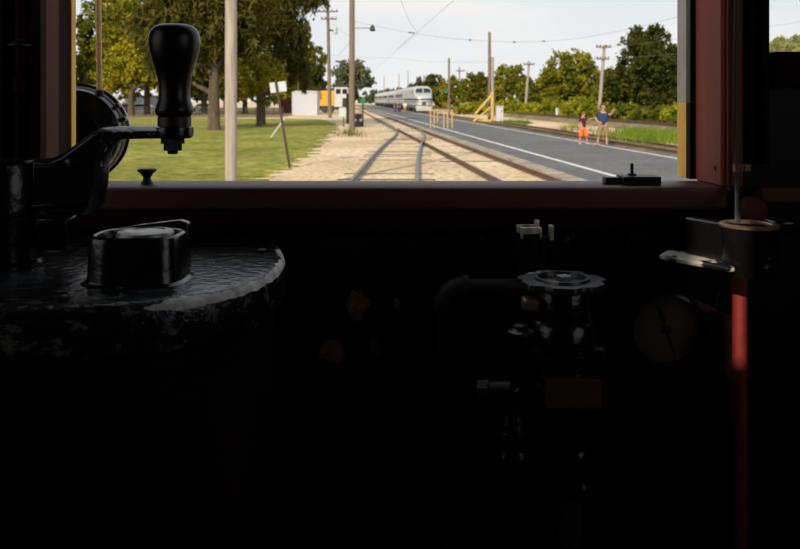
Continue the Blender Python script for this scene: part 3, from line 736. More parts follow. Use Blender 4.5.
wpart('rope_guide', MB().lathe(p + Vector((0.009, 0, -.012)), [(.007, .004), (.0085, .008), (.0085, .016), (.006, .019)], 20), M['blackmatt'], tr)
wpart('mounting_arm', MB().box(RC.x - .06, RC.x + .02, 1.251, RC.y - .005, RC.z - .07, RC.z - .045), M['blackmatt'], tr, bevel=.003)
rt = p + Vector((0.009, 0, 0.0))
top_rope = P(97.5, -60, 1.70)
tag(obj('trolley_rope', MB().tube([rt, rt + (top_rope - rt) * .5, top_rope, top_rope + (top_rope - rt) * 4], .006, 10), M['rope']), 'tan rope rising from the round black retriever outside the window', 'rope')

# ================================================================== GROUND
struct(obj('ground', MB().add([(-400, -60, 0), (400, -60, 0), (400, 900, 0), (-400, 900, 0)], [(0, 1, 2, 3)]), M['gravel'], smooth=False))
def flat(name, pts, z0, z1, mat, edge=None):
    return obj(name, MB().rings([[Vector((p[0], p[1], z0)) for p in pts], [Vector((p[0], p[1], z1)) for p in pts]]), mat, smooth=False)
rim = [(240, 205), (248, 180), (262, 175), (284, 167), (300, 157), (312, 149), (325, 138), (334, 129), (331, 123), (318, 119.5)]
lawn_pts = [tuple(G(a, b)[:2]) for a, b in rim]
_rl = random.Random(11)
lawn_edge = []
for i_, (a_, b_) in enumerate(catmull(lawn_pts, 40, False)):
    j_ = .22 * math.sin(i_ * .37) + .18 * math.sin(i_ * .83 + 1) + _rl.uniform(-.26, .26)
    lawn_edge.append((a_ + j_, b_))
lawn = lawn_edge + [(-22, 90), (-60, 92), (-90, 92), (-90, 10), (-4.2, 10)]
lo = flat('lawn', lawn, -0.01, 0.03, M['grass']); struct(lo)
struct(flat('leaf_litter', [(-120, 92.2), (-14, 92.2), (-17, 200), (-120, 200)], -0.01, 0.025, M['dirt']))
Y0, Y1 = 5, 330
def band(c0, c1, y0=Y0, y1=Y1): return [tuple(gx(c0, y0)[:2]), tuple(gx(c1, y0)[:2]), tuple(gx(c1, y1)[:2]), tuple(gx(c0, y1)[:2])]
struct(flat('road', band(6.25, 12.05), -0.01, 0.035, M['asphalt']))
struct(flat('road_edge_slab', band(5.75, 6.24), -0.01, 0.03, M['concrete']))
struct(flat('road_line', band(7.20, 7.36), 0.0352, 0.038, M['line']))
struct(flat('road_line', band(11.55, 11.68), 0.0352, 0.038, M['line']))
struct(flat('far_verge', band(12.1, 14.3), -0.01, 0.02, M['dirt']))
struct(flat('far_bank', band(14.4, 19.7), -0.01, 0.015, M['gravel']))
struct(flat('weed_strip', [tuple(G(a, b)[:2]) for a, b in ((622, 139), (650, 146), (668, 141), (690, 147), (700, 138), (660, 130), (628, 129), (618, 134))], -.01, .05, M['weeds']))
struct(flat('weed_strip', [tuple(G(a, b)[:2]) for a, b in ((500, 124), (523, 126), (534, 123), (520, 120.5), (503, 121))], -.01, .05, M['weeds']))
struct(flat('far_meadow', band(24.6, 200, 40, 300), -0.01, 0.03, M['weeds']))

# tufts of grass along edges: uncountable
def tufts(name, spots, mat, label, h=.35, per=60, spread=.8):
    rng = np.random.default_rng(3); mb_ = MB()
    for (x_, y_) in spots:
        for _ in range(per):
            bx_, by_ = x_ + rng.normal(0, spread), y_ + rng.normal(0, spread * 1.6)
            a = rng.uniform(0, PI); hh = h * rng.uniform(.4, 1.2); wd = .035; l_ = rng.normal(0, .12, 2)
            dx, dy = math.cos(a) * wd, math.sin(a) * wd
            mb_.add([(bx_ - dx, by_ - dy, 0.0), (bx_ + dx, by_ + dy, 0.0), (bx_ + l_[0], by_ + l_[1], hh)], [(0, 1, 2)])
    o_ = obj(name, mb_, mat, smooth=False); o_['kind'] = 'stuff'; tag(o_, label, 'grass'); return o_
sp_ = [tuple(G(px, py)[:2]) for px, py in ((628, 137), (636, 135), (645, 137), (655, 139), (665, 138), (650, 142), (672, 142), (684, 143), (640, 132), (660, 134), (676, 136))]
tufts('weeds', sp_, M['weedleaf'], 'bright green weeds growing on the pale bank behind the walking couple', .42, 260, .9)
sp_ = [tuple(G(px, py)[:2]) for px, py in ((351, 136), (349, 134), (505, 123), (515, 123), (525, 124), (567, 131), (575, 128), (583, 131))]
tufts('dry_grass', sp_, M['leaf_olive'], 'thin dry grass tufts at the pole foot and along the road verge', .5, 40, .35)

# ================================================================== TRACKS
def rail_section(h=.14):
    return [(-.065, 0), (.065, 0), (.065, .018), (.012, .035), (.012, h - .04), (.036, h - .03), (.036, h - .004), (.03, h), (-.03, h), (-.036, h - .004), (-.036, h - .03), (-.012, h - .04), (-.012, .035), (-.065, .018)]
def rail_mesh(pts, mb_=None, z=0.0):
    mb_ = mb_ or MB(); rr_ = []; n_ = len(pts)
    for i in range(n_):
        a = Vector(pts[max(0, i - 1)]); b = Vector(pts[min(n_ - 1, i + 1)]); t_ = (b - a).normalized(); s_ = Vector((t_.y, -t_.x))
        rr_.append([Vector((pts[i][0] + s_.x * u, pts[i][1] + s_.y * u, z + v)) for u, v in rail_section()])
    return mb_.rings(rr_)
RZ = .14
lr = [(350, 180.5), (362.5, 167), (373.7, 154), (385, 143), (393, 136.6), (396.4, 132.5), (396, 129.5), (389.5, 125.8), (375, 119)]
rrr = [(417, 180.5), (417.6, 162.5), (419, 151), (422, 142), (423.8, 136), (423, 132), (418, 128.2), (404, 122.2), (388, 116.5)]
def rp_(l):
    pts_ = [tuple(G(a, b, RZ)[:2]) for a, b in l]
    d = Vector(pts_[0]) - Vector(pts_[1]); d.normalize()
    pts_ = [tuple(Vector(pts_[0]) + d * 12)] + pts_
    return catmull(pts_, 6, False)
left_pts, right_pts = rp_(lr), rp_(rrr)
turn = thing('railway_track', 'near pale railed track curving in from the car to join the straight one', 'railway track', (0, 20, 0))
wpart('rail', rail_mesh(left_pts), M['railtop'], turn); wpart('rail', rail_mesh(right_pts), M['railtop'], turn)
stt = thing('railway_track', 'straight rusty railed track running beside the asphalt road', 'railway track', (2.5, 20, 0))
wpart('rail', rail_mesh([tuple(gx(3.83, y_)[:2]) for y_ in (6, 40, 54)]), M['railrust'], stt)
wpart('rail', rail_mesh([tuple(gx(3.83, y_)[:2]) for y_ in (56, 120, 300)]), M['railrust'], stt)
wpart('rail', rail_mesh([tuple(gx(5.30, y_)[:2]) for y_ in (6, 60, 120, 300)]), M['railrust'], stt)
far = thing('railway_track', 'low dark track along the far edge of the road under the silver train', 'railway track', (10, 30, 0))
wpart('rail', rail_mesh([tuple(gx(12.75, y_)[:2]) for y_ in (10, 120, 320)]), M['railrust'], far)
wpart('rail', rail_mesh([tuple(gx(14.15, y_)[:2]) for y_ in (10, 120, 320)]), M['railrust'], far)
emb = thing('railway_track', 'distant dark track on low embankment in front of the right hand trees', 'railway track', (20, 60, 0))
mb = MB(); rr = []
for y_ in (25, 120, 300):
    rr.append([gx(c_, y_, z_) for c_, z_ in ((19.8, 0), (20.5, .35), (23.4, .35), (24.3, 0))])
wpart('ballast_bank', MB().rings(rr), M['dirt'], emb, smooth=False)
for c_ in (21.2, 22.65): wpart('rail', rail_mesh([tuple(gx(c_, y_)[:2]) for y_ in (25, 120, 300)], z=.35), M['railrust'], emb)
tie_mb = MB().box(-1.25, 1.25, -.11, .11, -.10, .0)
tie0 = None
def put_ties(parent, pts_fn, ys, zf):
    global tie0
    for y_ in ys:
        (x_, yy_), ang = pts_fn(y_)
        if tie0 is None:
            tie0 = obj('tie', tie_mb, M['tie'], parent, bevel=.01); o_ = tie0
        else:
            o_ = tie0.copy(); C.objects.link(o_); o_.parent = parent
        o_.location = (x_ - parent.location.x, yy_ - parent.location.y, zf() - parent.location.z)
        o_.rotation_euler = (0, 0, ang)
rg = random.Random(5)
la = np.array(left_pts); ra = np.array(right_pts)
def near_fn(y_):
    xl = np.interp(y_, la[:, 1], la[:, 0]); xr = np.interp(y_, ra[:, 1], ra[:, 0])
    xl2 = np.interp(y_ + 1, la[:, 1], la[:, 0])
    return ((xl + xr) / 2, y_), -math.atan(xl2 - xl) * .6
put_ties(turn, near_fn, [18 + .85 * i for i in range(34)], lambda: rg.choice((-.03, -.02, -.01, .004, .012)))
put_ties(stt, lambda y_: ((4.565 - .075 * y_, y_), .075), [19 + 1.1 * i for i in range(40)], lambda: rg.choice((-.03, -.02, -.012, .004, .012)))
put_ties(far, lambda y_: ((13.45 - .075 * y_, y_), .075), [24 + 1.0 * i for i in range(45)], lambda: rg.choice((.022, .03, .04)))
# switch stand hardware beside the near track
sw = thing('switch_stand', 'low black switch machine boxes right of the tall dark pole foot', 'switch stand', G(358, 126))
p = G(358, 127)
wpart('base_box', MB().box(p.x - .38, p.x + .38, p.y - .4, p.y + .3, 0, .42), M['blackmatt'], sw, bevel=.03)
wpart('upper_box', MB().box(p.x - .32, p.x + .30, p.y - .2, p.y + .3, .62, 1.02), M['blackmatt'], sw, bevel=.03)
wpart('post', MB().box(p.x - .1, p.x + .1, p.y - .05, p.y + .15, .42, .62), M['blackmatt'], sw)
sg = thing('target_signal', 'green round switch target on a thin post left of the silver train', 'signal', G(363, 127))
p = G(363, 127)
wpart('post', MB().tube([p, P(363, 101, p.y)], .05, 8), M['blackmatt'], sg)
wpart('target', MB().lathe(P(363, 101, p.y - .06), [(.05, .02), (.20, .01), (.21, 0), (.20, -.01), (.05, -.02)], 28, axis=(0, 1, 0)), M['green'], sg)

# ================================================================== POLES
def pole(name, label, px, Y, top_z, r0, r1, mat, lean=0.0, px_base=None, base_z=0.0, group=None):
    b = Vector(((px - 400) / F * Y, Y, base_z))
    t_ = thing(name, label, 'pole', b, group=group)
    wpart('shaft', MB().tube([b - Vector((0, 0, .02)), b + Vector((lean * .5, 0, top_z * .5)), b + Vector((lean, 0, top_z))], [r0, (r0 + r1) / 2, r1], 14), M[mat], t_)
    return t_, b
pole('wooden_pole', 'pale grey weathered pole standing nearest, left of the tracks', 231, 16, 8.5, .120, .116, 'greywood')
p2, b2 = pole('street_pole', 'tall brown pole with short lamp arm left of the tracks', 352, 47, 11, .185, .15, 'brownpole')
z = P(0, 28, 47).z
wpart('lamp_arm', MB().tube([b2 + Vector((0, 0, z)), (P(373, 28, 47))], .03, 8), M['wire'], p2)
lp_ = P(372.5, 28, 47)
wpart('lamp', MB().lathe(lp_, [(.05, .2), (.09, .12), (.16, -.05), (.17, -.16), (.05, -.2)], 16), M['darkunder'], p2)
# relay cabinet behind the pole
p = G(349, 127)
t = thing('signal_mast', 'tall narrow black signal cabinet directly behind the brown lamp arm pole', 'signal', p)
wpart('cabinet', MB().box(p.x - .20, p.x + .20, p.y - .2, p.y + .2, 0, 2.55), M['blackmatt'], t, bevel=.03)
wpart('hood', MB().box(p.x - .5, p.x - .2, p.y - .15, p.y + .1, 1.55, 2.2), M['darkunder'], t, bevel=.05)
wpart('foot', MB().box(p.x - .32, p.x + .30, p.y - .3, p.y + .3, -.01, .25), M['concrete'], t, bevel=.02)
p3, b3 = pole('utility_pole', 'brown utility pole with two crossarms and transformer left of the lamp pole', 330, 91, P(0, 9, 91).z, .23, .17, 'brownpole', lean=-.25)
def crossarm(t_, px0, px1, py, Y, tilt=0):
    a, b = P(px0, py + tilt, Y - .25), P(px1, py - tilt, Y - .25)
    wpart('crossarm', MB().beam(a, b, .14, .16), M['brownpole'], t_)
    for k_ in (0.06, 0.3, 0.7, 0.94):
        q = a + (b - a) * k_
        wpart('insulator', MB().lathe(q + Vector((0, 0, .08)), [(.05, 0), (.07, .08), (.05, .16), (.02, .18)], 8), M['darkunder'], t_)
crossarm(p3, 318, 338, 11.5, 91); crossarm(p3, 321, 337, 19, 91)
p = P(335.5, 31, 90.6)
wpart('transformer', MB().lathe(p - Vector((0, 0, .35)), [(.10, -.02), (.22, 0), (.24, .04), (.24, .68), (.12, .78)], 16), M['palegrey'], p3)
wpart('transformer_bracket', MB().beam(p, P(329, 30, 90.9), .12, .2), M['darkunder'], p3)
p4, b4 = pole('street_pole', 'slim grey pole braced beside the yellow timber frame', 489.5, 76, P(0, 32, 76).z, .17, .13, 'brownpole')
pole('street_pole', 'shorter pole close behind the yellow timber frame', 492.5, 80, P(0, 57, 80).z, .17, .15, 'greywood')
p5, b5 = pole('street_pole', 'thin dark pole with green signal standing right of the silver locomotive', 449, 112, P(0, 58, 112).z, .17, .14, 'brownpole')
wpart('signal_head', MB().lathe(P(446, 91.5, 111.7), [(.1, .06), (.26, .05), (.26, -.05), (.1, -.06)], 20, axis=(0, 1, 0)), M['green'], p5)
p6, b6 = pole('utility_pole', 'utility pole with one crossarm left of the ochre bushy tree', 525, 108, P(0, 61, 108).z, .20, .15, 'greywood', lean=.55)
crossarm(p6, 523.5, 534.5, 64.5, 108)
p7, b7 = pole('utility_pole', 'leaning utility pole with double crossarms behind the walking couple', 598.5, 84, P(0, 45, 84).z, .20, .15, 'greywood', lean=.62)
crossarm(p7, 596, 611, 47, 84); crossarm(p7, 597, 609, 59, 84)
p8, b8 = pole('utility_pole', 'small distant utility pole between locomotive and yellow frame', 459.5, 150, P(0, 67, 150).z, .2, .16, 'greywood')
crossarm(p8, 456, 465, 71, 150)
pole('street_pole', 'slim pole rising among the trees behind the silver locomotive', 424, 175, P(0, 75, 175).z, .2, .16, 'greywood')
# span pole hidden behind the right post
p9, b9 = pole('street_pole', 'pole carrying the span wire beyond the road', 744, 47, 8.2, .17, .14, 'greywood')
for i, (px, Y, pyt, lab) in enumerate(((384, 230, 76, 'faint far pole above the train, leftmost of three'), (399, 210, 74, 'faint far pole above the train, middle of three'), (408, 190, 71, 'faint far pole above the train, rightmost of three'))):
    pole('street_pole', lab, px, Y, P(0, pyt, Y).z, .15, .12, 'greywood')

# wires
def wire(label, pts, r=.012, cat='wire', name='overhead_wire', sag=0, group=None):
    pts = [Vector(p) for p in pts]
    if sag and len(pts) == 2:
        a, b = pts; pts = [a + (b - a) * (i / 12) - Vector((0, 0, sag * 4 * (i / 12) * (1 - i / 12))) for i in range(13)]
    return tag(obj(name, MB().tube(pts, r, 5), M['wire']), label, cat, group)
zw = 6.0
wire('trolley wire hanging over the straight track', [gx(4.5, y_, zw) for y_ in (8, 46.5, 85, 160)], 0.0074, name='trolley_wire')
wire('trolley wire over the near track curving in to meet the other', [(0.0, 5, zw), (0.0, 31, zw), (.45, 40, zw), (1.0, 46.5, zw), tuple(gx(4.4, 62, zw))], 0.0074, name='trolley_wire')
span_pts = catmull([tuple(b2 + Vector((0, 0, 6.7))), tuple(P(413, 33, 46.5)), tuple(P(470, 40, 46.5)), tuple(P(540, 41.5, 46.5)), tuple(P(620, 31, 46.6)), tuple(b9 + Vector((0, 0, 8.0)))], 5, False)
wire('nearer span wire from lamp arm pole sagging across the road', span_pts, 0.0099, name='span_wire')
def hang_pt(px):
    return min((Vector(a_) + (Vector(b_) - Vector(a_)) * f_ for a_, b_ in zip(span_pts, span_pts[1:]) for f_ in (0, .25, .5, .75)), key=lambda v_: abs(400 + v_.x * F / v_.y - px))
for px, py in ((413, 32), (409, 34), (470, 40), (515, 41.5), (543, 42)):
    tag(obj('wire_hanger', MB().ball(hang_pt(px), .055, 8, 6, (1.6, 1, .8)), M['darkunder']), {413: 'dark clip where two trolley wires meet on the span wire', 409: 'dark clip just left of the wire crossing', 470: 'dark insulator on the span wire above the shorter pole', 515: 'dark insulator mid span above the road', 543: 'dark insulator on the span wire at its lowest point'}[px], 'insulator')
wire('farther span wire over the tracks in front of the silver train', [P(330, 55, 91), P(365, 58, 88), P(390, 57.5, 88), P(430, 62, 84), P(489, 62, 76)], 0.0112, name='span_wire')
wire('guy wire slanting down from the utility pole to the lamp pole', [b3 + Vector((-.2, 0, P(0, 20, 91).z)), P(345, 33, 60), b2 + Vector((0, 0, P(0, 38, 47).z))], 0.0087, name='guy_wire')
wire('slack wire dropping from the lamp pole towards the shed', [b2 + Vector((0, 0, P(0, 40, 47).z)), P(341, 52, 60), P(333, 64, 80)], 0.0087, name='guy_wire')
a = P(604, 48, 83.7); 
wire('upper line wire from the double crossarm pole off to the right', [a, P(700, 36, 70), P(800, 22, 58), P(900, 5, 48)], 0.0099, name='line_wire')
wire('lower line wire from the double crossarm pole off to the right', [P(604, 60, 83.7), P(700, 52, 70), P(800, 41, 58), P(900, 29, 48)], 0.0099, name='line_wire')
wire('line wire between the two right hand utility poles', [P(532, 64, 108), P(603, 48, 84)], 0.0099, name='line_wire', sag=.6)

# ================================================================== TREES
def leaves(mb_pts, rng, blobs, size, n, droop=0.0, clump=.28):
    """blobs: (center, (rx,ry,rz), weight)"""
    W = np.array([b[2] for b in blobs], float); W /= W.sum()
    allv = []
    for (c, r, _), k_ in zip(blobs, (W * n).astype(int)):
        c = np.array(c); r = np.array(r)
        ncl = max(6, int(k_ / 32))
        d = rng.normal(size=(ncl, 3)); d /= np.linalg.norm(d, axis=1)[:, None]
        rad = rng.uniform(.2, 1.25, (ncl, 1)) ** .6
        cl = c + d * r * rad
        idx = rng.integers(0, ncl, k_)
        spread = np.array([1, 1, 1 + droop * 2.0]) * r.min() * clump
        p = cl[idx] + rng.normal(size=(k_, 3)) * spread * .5
        if droop: p[:, 2] -= np.abs(rng.normal(size=k_)) * droop * r.min() * .5
        nrm = rng.normal(size=(k_, 3)); nrm /= np.linalg.norm(nrm, axis=1)[:, None]
        nrm[:, 2] += .25
        up = rng.normal(size=(k_, 3)); up[:, 2] -= droop * 2.5
        t1 = np.cross(nrm, up); t1 /= np.linalg.norm(t1, axis=1)[:, None] + 1e-9
        t2 = np.cross(t1, nrm); t2 /= np.linalg.norm(t2, axis=1)[:, None] + 1e-9
        s1 = size * rng.uniform(.6, 1.3, (k_, 1)) * (.5 if droop else .62); s2 = size * rng.uniform(.7, 1.4, (k_, 1)) * (1.0 + droop)
        q = np.stack([p - t2 * s2, p + t1 * s1, p + t2 * s2, p - t1 * s1], 1)
        allv.append(q.reshape(-1, 3))
    return np.concatenate(allv)

def leaf_obj(name, V_, mat, parent):
    V_ = V_ - np.array(parent.location)
    nq = len(V_) // 4
    me = bpy.data.meshes.new(name)
    me.vertices.add(len(V_)); me.vertices.foreach_set('co', V_.astype(np.float32).ravel())
    me.loops.add(nq * 4); me.loops.foreach_set('vertex_index', np.arange(nq * 4, dtype=np.int32))
    me.polygons.add(nq); me.polygons.foreach_set('loop_start', np.arange(0, nq * 4, 4, dtype=np.int32))
    me.update(calc_edges=True); me.validate()
    me.materials.append(mat)
    o_ = bpy.data.objects.new(name, me); C.objects.link(o_); o_.parent = parent
    return o_

tseed = [100]
def tree(name, label, px, Y, blobs_px, leafm, n=3500, size=.22, trunk_r=.2, droop=0, group=None, cat='tree', trunk_top=None, fork=True, depth=.8):
    """blobs_px: (px,py,rx_px,ry_px) at the tree's depth"""
    tseed[0] += 1
    rng = np.random.default_rng(tseed[0])
    base = Vector(((px - 400) / F * Y, Y, 0))
    t_ = thing(name, label, cat, base, group=group)
    k_ = Y / F; blobs = []
    for (bx_, by_, rx_, ry_) in blobs_px:
        c = P(bx_, by_, Y); c.y += rng.uniform(-.3, .3) * rx_ * k_
        blobs.append(((c.x, c.y, c.z), (rx_ * k_, rx_ * k_ * depth, ry_ * k_), rx_ * ry_))
    leaf_obj('foliage', leaves(None, rng, blobs, size, n, droop), M[leafm], t_)
    if trunk_r:
        zs = [b[0][2] for b in blobs]; tz = trunk_top or max(zs)
        topb = max(blobs, key=lambda b: b[0][2])[0]
        midx = (base.x + topb[0]) / 2
        mb_ = MB().tube([base - Vector((0, 0, .05)), base + Vector((0, 0, .3)), base + Vector((0, 0, tz * .3)), Vector((midx, Y, tz * .65)), Vector((topb[0], topb[1], tz))], [trunk_r * 1.35, trunk_r * 1.02, trunk_r * .88, trunk_r * .55, trunk_r * .15], 12)
        if fork:
            for b in blobs:
                s0 = base + Vector((0, 0, max(.6, min(b[0][2] * .62, tz * .5))))
                mb_.tube([s0, (s0 + Vector(b[0])) / 2 + Vector((0, 0, -.15)), Vector(b[0])], [trunk_r * .5, trunk_r * .32, trunk_r * .1], 8)
        wpart('trunk', mb_, M['bark'], t_)
    return t_

# --- left park trees
tree('conifer_tree', 'big drooping dark conifer with thick brown trunk left of the grey pole', 214, 54,
     [(205, 14, 46, 30), (182, 42, 36, 24), (236, 34, 26, 20), (215, -22, 60, 34), (160, 22, 24, 34), (204, 62, 16, 9), (178, 72, 14, 9)], 'leaf_conifer', 16500, .20, .40, droop=.55, trunk_top=9.5)
tree('conifer_tree', 'drooping conifer whose branches hang over the leaning sign and shed', 262, 66,
     [(260, 8, 32, 22), (284, 32, 22, 22), (299, 58, 12, 17), (306, 78, 5, 12), (245, 30, 16, 18), (285, -14, 34, 18), (315, 0, 13, 6), (291, 72, 7, 10)], 'leaf_conifer', 12000, .19, .30, droop=.6, trunk_top=9)
tree('small_tree', 'small yellow leaved tree with slim trunk right of the grey pole', 259, 62,
     [(253, 74, 16, 19), (244, 90, 9, 10), (268, 92, 13, 12), (270, 70, 12, 15), (282, 80, 8, 12), (255, 55, 10, 10)], 'leaf_yellow', 4200, .14, .22)
tree('maple_tree', 'yellow green maple behind the wooden knob, nearest the rope', 131, 105,
     [(140, 62, 26, 22), (118, 74, 22, 18), (160, 74, 16, 16), (150, 46, 14, 12)], 'leaf_yellow', 6000, .30, .42)
tree('shade_tree', 'green tree with dark trunk behind the yellow green maple', 147, 112,
     [(150, 30, 34, 30), (120, 28, 28, 28), (172, 66, 22, 22), (135, 90, 26, 8)], 'leaf_olive', 7500, .34, .46)
tree('shade_tree', 'olive tree at the far left seen past the rope', 92, 118,
     [(90, 70, 24, 28), (86, 34, 10, 18), (102, 40, 18, 30), (112, 8, 24, 18), (88, 98, 14, 6)], 'leaf_green', 8000, .34, .4)
tree('shade_tree', 'green tree behind the dark conifer trunk, left of centre', 204, 112,
     [(204, 62, 28, 26), (190, 88, 24, 10), (232, 84, 22, 16), (212, 94, 26, 6)], 'leaf_green', 6500, .34, .45)
tree('shade_tree', 'ochre tree filling the gap behind the small yellow tree', 245, 120,
     [(246, 70, 22, 24), (275, 84, 18, 16), (240, 96, 16, 7)], 'leaf_olive', 5000, .34, .4)
tree('leafy_tree', 'light green leafy tree rising behind the white shed', 298, 118,
     [(300, 32, 9, 8), (306, 36, 7, 7), (300, 48, 8, 10), (292, 60, 10, 16)], 'leaf_yellow', 1500, .20, .15)
tree('shade_tree', 'dark green tree behind the orange locomotive', 314, 150,
     [(314, 76, 13, 14), (306, 88, 12, 9), (322, 86, 8, 8)], 'leaf_dark', 3200, .36, .3)
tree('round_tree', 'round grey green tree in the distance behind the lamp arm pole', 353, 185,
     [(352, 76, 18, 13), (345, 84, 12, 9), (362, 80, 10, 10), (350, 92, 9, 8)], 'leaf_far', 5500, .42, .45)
for i, (px, Y, lab) in enumerate(((110, 160, 'far park tree low behind the rope'), (175, 165, 'far park tree low behind the knob'), (225, 165, 'far park tree low behind the grey pole'), (285, 165, 'far park tree low behind the white shed'))):
    tree('park_tree', lab, px, Y, [(px, 80, 34, 15), (px + 16, 62, 26, 18), (px - 18, 68, 22, 14)], 'leaf_green', 3600, .5, .4, depth=.5)
# --- right hand belt
tree('dark_tree', 'tall dark green tree beside the right window post', 648, 88,
     [(648, 62, 26, 26), (640, 42, 15, 14), (657, 36, 12, 12), (662, 75, 20, 22), (628, 80, 18, 20), (672, 56, 12, 14), (636, 33, 6, 7), (650, 98, 30, 12)], 'leaf_dark', 11000, .25, .35, droop=.12)
tree('bushy_tree', 'broad ochre and green tree right of the middle utility pole', 575, 106,
     [(573, 70, 22, 17), (556, 80, 17, 16), (590, 84, 16, 14), (566, 96, 24, 12), (580, 60, 9, 7)], 'leaf_olive', 8500, .25, .3)
tree('bushy_tree', 'rounded olive tree left of the middle utility pole', 512, 118,
     [(512, 80, 16, 15), (500, 90, 13, 12), (522, 92, 12, 13), (513, 70, 8, 6), (508, 102, 18, 7)], 'leaf_olive', 6000, .25, .28)
tree('bushy_tree', 'dark olive tree behind the yellow timber frame', 480, 122,
     [(480, 84, 13, 12), (470, 92, 11, 10), (488, 93, 12, 11), (478, 101, 18, 6)], 'leaf_green', 4600, .27, .28)
tree('bushy_tree', 'yellow olive tree behind the small distant utility pole', 456, 140,
     [(454, 86, 12, 10), (444, 92, 11, 9), (466, 90, 9, 11), (452, 101, 20, 6)], 'leaf_olive', 4200, .3, .28)
tree('bushy_tree', 'dark green tree just behind the silver locomotive', 430, 170,
     [(430, 86, 13, 10), (420, 91, 10, 7), (438, 95, 12, 8)], 'leaf_dark', 3000, .36, .3)
tree('bushy_tree', 'small green tree tucked in between the two right utility poles', 540, 118,
     [(542, 92, 12, 13), (534, 100, 12, 9), (550, 102, 12, 8)], 'leaf_green', 3600, .25, .22)
tree('bushy_tree', 'bright green sapling tree between leaning pole and dark tree', 615, 92,
     [(612, 88, 14, 15), (622, 98, 14, 12), (602, 98, 12, 12), (610, 76, 8, 9)], 'leaf_green', 4200, .21, .2)
for i, (px, Y, w_, top, lab, lm) in enumerate((
        (478, 112, 20, 103, 'low yellow green shrubs left of the white cabinet', 'leaf_lime'),
        (515, 104, 22, 101, 'low yellow green shrubs right of the white cabinet', 'leaf_lime'),
        (550, 98, 22, 101, 'low lime shrubs behind the white marker post', 'leaf_lime'),
        (585, 86, 20, 100, 'low lime shrubs directly behind the walking pair', 'leaf_lime'),
        (620, 80, 22, 103, 'mixed low shrubs right of the pointing man', 'leaf_olive'),
        (655, 72, 24, 106, 'green low shrubs at the foot of the dark tree', 'leaf_green'),
        (690, 68, 24, 104, 'low shrubs at the far right behind the window post', 'leaf_lime'))):
    by = 100 + 1640 / Y
    tree('shrub', lab, px, Y, [(px, (top + by) / 2, w_, (by - top) / 2), (px - w_ * .6, (top + by) / 2 + 2, w_ * .6, (by - top) / 2.3), (px + w_ * .6, (top + by) / 2 + 1, w_ * .6, (by - top) / 2.2)], lm, 4200, .17, .06, cat='shrub', fork=False)
tree('bushy_tree', 'yellow green treetop seen through the small right window', 786, 75,
     [(784, 50, 16, 14), (796, 48, 8, 10), (776, 56, 12, 12), (810, 54, 18, 14), (785, 70, 30, 20)], 'leaf_lime', 9000, .22, .3)
for i, (px, Y, lab) in enumerate(((565, 150, 'dense green thicket far behind the ochre tree'), (612, 140, 'dense green thicket far behind the double crossarm pole'), (665, 135, 'dense green thicket far behind the tall dark tree'))):
    tree('thicket', lab, px, Y, [(px, 94, 30, 16), (px - 22, 98, 18, 12), (px + 22, 97, 18, 13), (px, 108, 34, 7)], 'leaf_green', 5500, .36, .3, fork=False, depth=.4)
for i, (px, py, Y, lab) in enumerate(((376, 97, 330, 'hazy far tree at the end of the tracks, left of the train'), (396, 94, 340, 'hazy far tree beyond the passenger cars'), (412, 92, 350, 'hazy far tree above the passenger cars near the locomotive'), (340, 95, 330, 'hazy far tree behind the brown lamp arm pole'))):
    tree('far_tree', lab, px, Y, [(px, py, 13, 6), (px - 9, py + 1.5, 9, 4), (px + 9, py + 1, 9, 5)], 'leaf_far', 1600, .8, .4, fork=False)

# what the belt of trees looks like on past the window post
for i, (px, Y, w_, h_, lab) in enumerate(((735, 80, 30, 26, 'tree belt continuing behind the right window post'), (850, 72, 36, 30, 'tree belt farther right than the small right window'), (920, 68, 34, 26, 'rightmost tree of the belt beyond the road'))):
    tree('bushy_tree', lab, px, Y, [(px, 78, w_, h_), (px - w_ * .7, 90, w_ * .7, h_ * .7), (px + w_ * .7, 92, w_ * .7, h_ * .6), (px, 108, w_ * 1.2, 12)], ('leaf_green', 'leaf_olive', 'leaf_green')[i], 6500, .24, .3)
for i, (px, Y, lab) in enumerate(((20, 112, 'park tree farther left than the rope, hidden by the left pillar'), (-60, 118, 'leftmost park tree beyond the lawn'))):
    tree('shade_tree', lab, px, Y, [(px, 50, 34, 34), (px + 24, 70, 22, 22), (px - 24, 66, 24, 24)], 'leaf_green', 6500, .36, .42)

# ================================================================== SIGNS, SHEDS, VEHICLES IN THE PARK
b = G(290, 168)
sgn = thing('sign_post', 'white sign board on a leaning dark post at the lawn edge', 'sign', b)
top = P(275.5, 80, b.y)
wpart('post', MB().beam(b - Vector((0, 0, .05)), top, .075, .04, up=(0, 1, 0)), M['tie'], sgn)
c = P(278, 87, b.y); u_ = Vector((1, 0, .12)).normalized(); v_ = Vector((-.12, 0, 1)).normalized()
mb = MB()
cs = [c + u_ * (sx_ * .245) + v_ * (sz_ * .155) for sx_, sz_ in ((-1, -1), (1, -1), (1, 1), (-1, 1))]
mb.rings([[q + Vector((0, .025, 0)) for q in cs], [q + Vector((0, .04, 0)) for q in cs]])
wpart('board', mb, M['white'], sgn)
wpart('bolt', MB().lathe(P(276, 84, b.y - .03), [(.012, .0), (.012, -.01), (.005, -.015)], 8, axis=(0, 1, 0)), M['blackmatt'], sgn)
a = G(270.5, 138)
tag(obj('guy_stake', MB().tube([a, P(285.5, 117.5, a.y)], .045, 8), M['palegrey']), 'slanting pale grey stake in the lawn behind the leaning sign', 'stake')
p = G(343.5, 127)
t = thing('sign_post', 'small pale blank board on a post left of the black signal cabinet', 'sign', p)
q = P(343, 112.3, p.y)
wpart('board', MB().box(q.x - .30, q.x + .30, p.y - .03, p.y + .0, q.z - .34, q.z + .36), M['white'], t, bevel=.01)
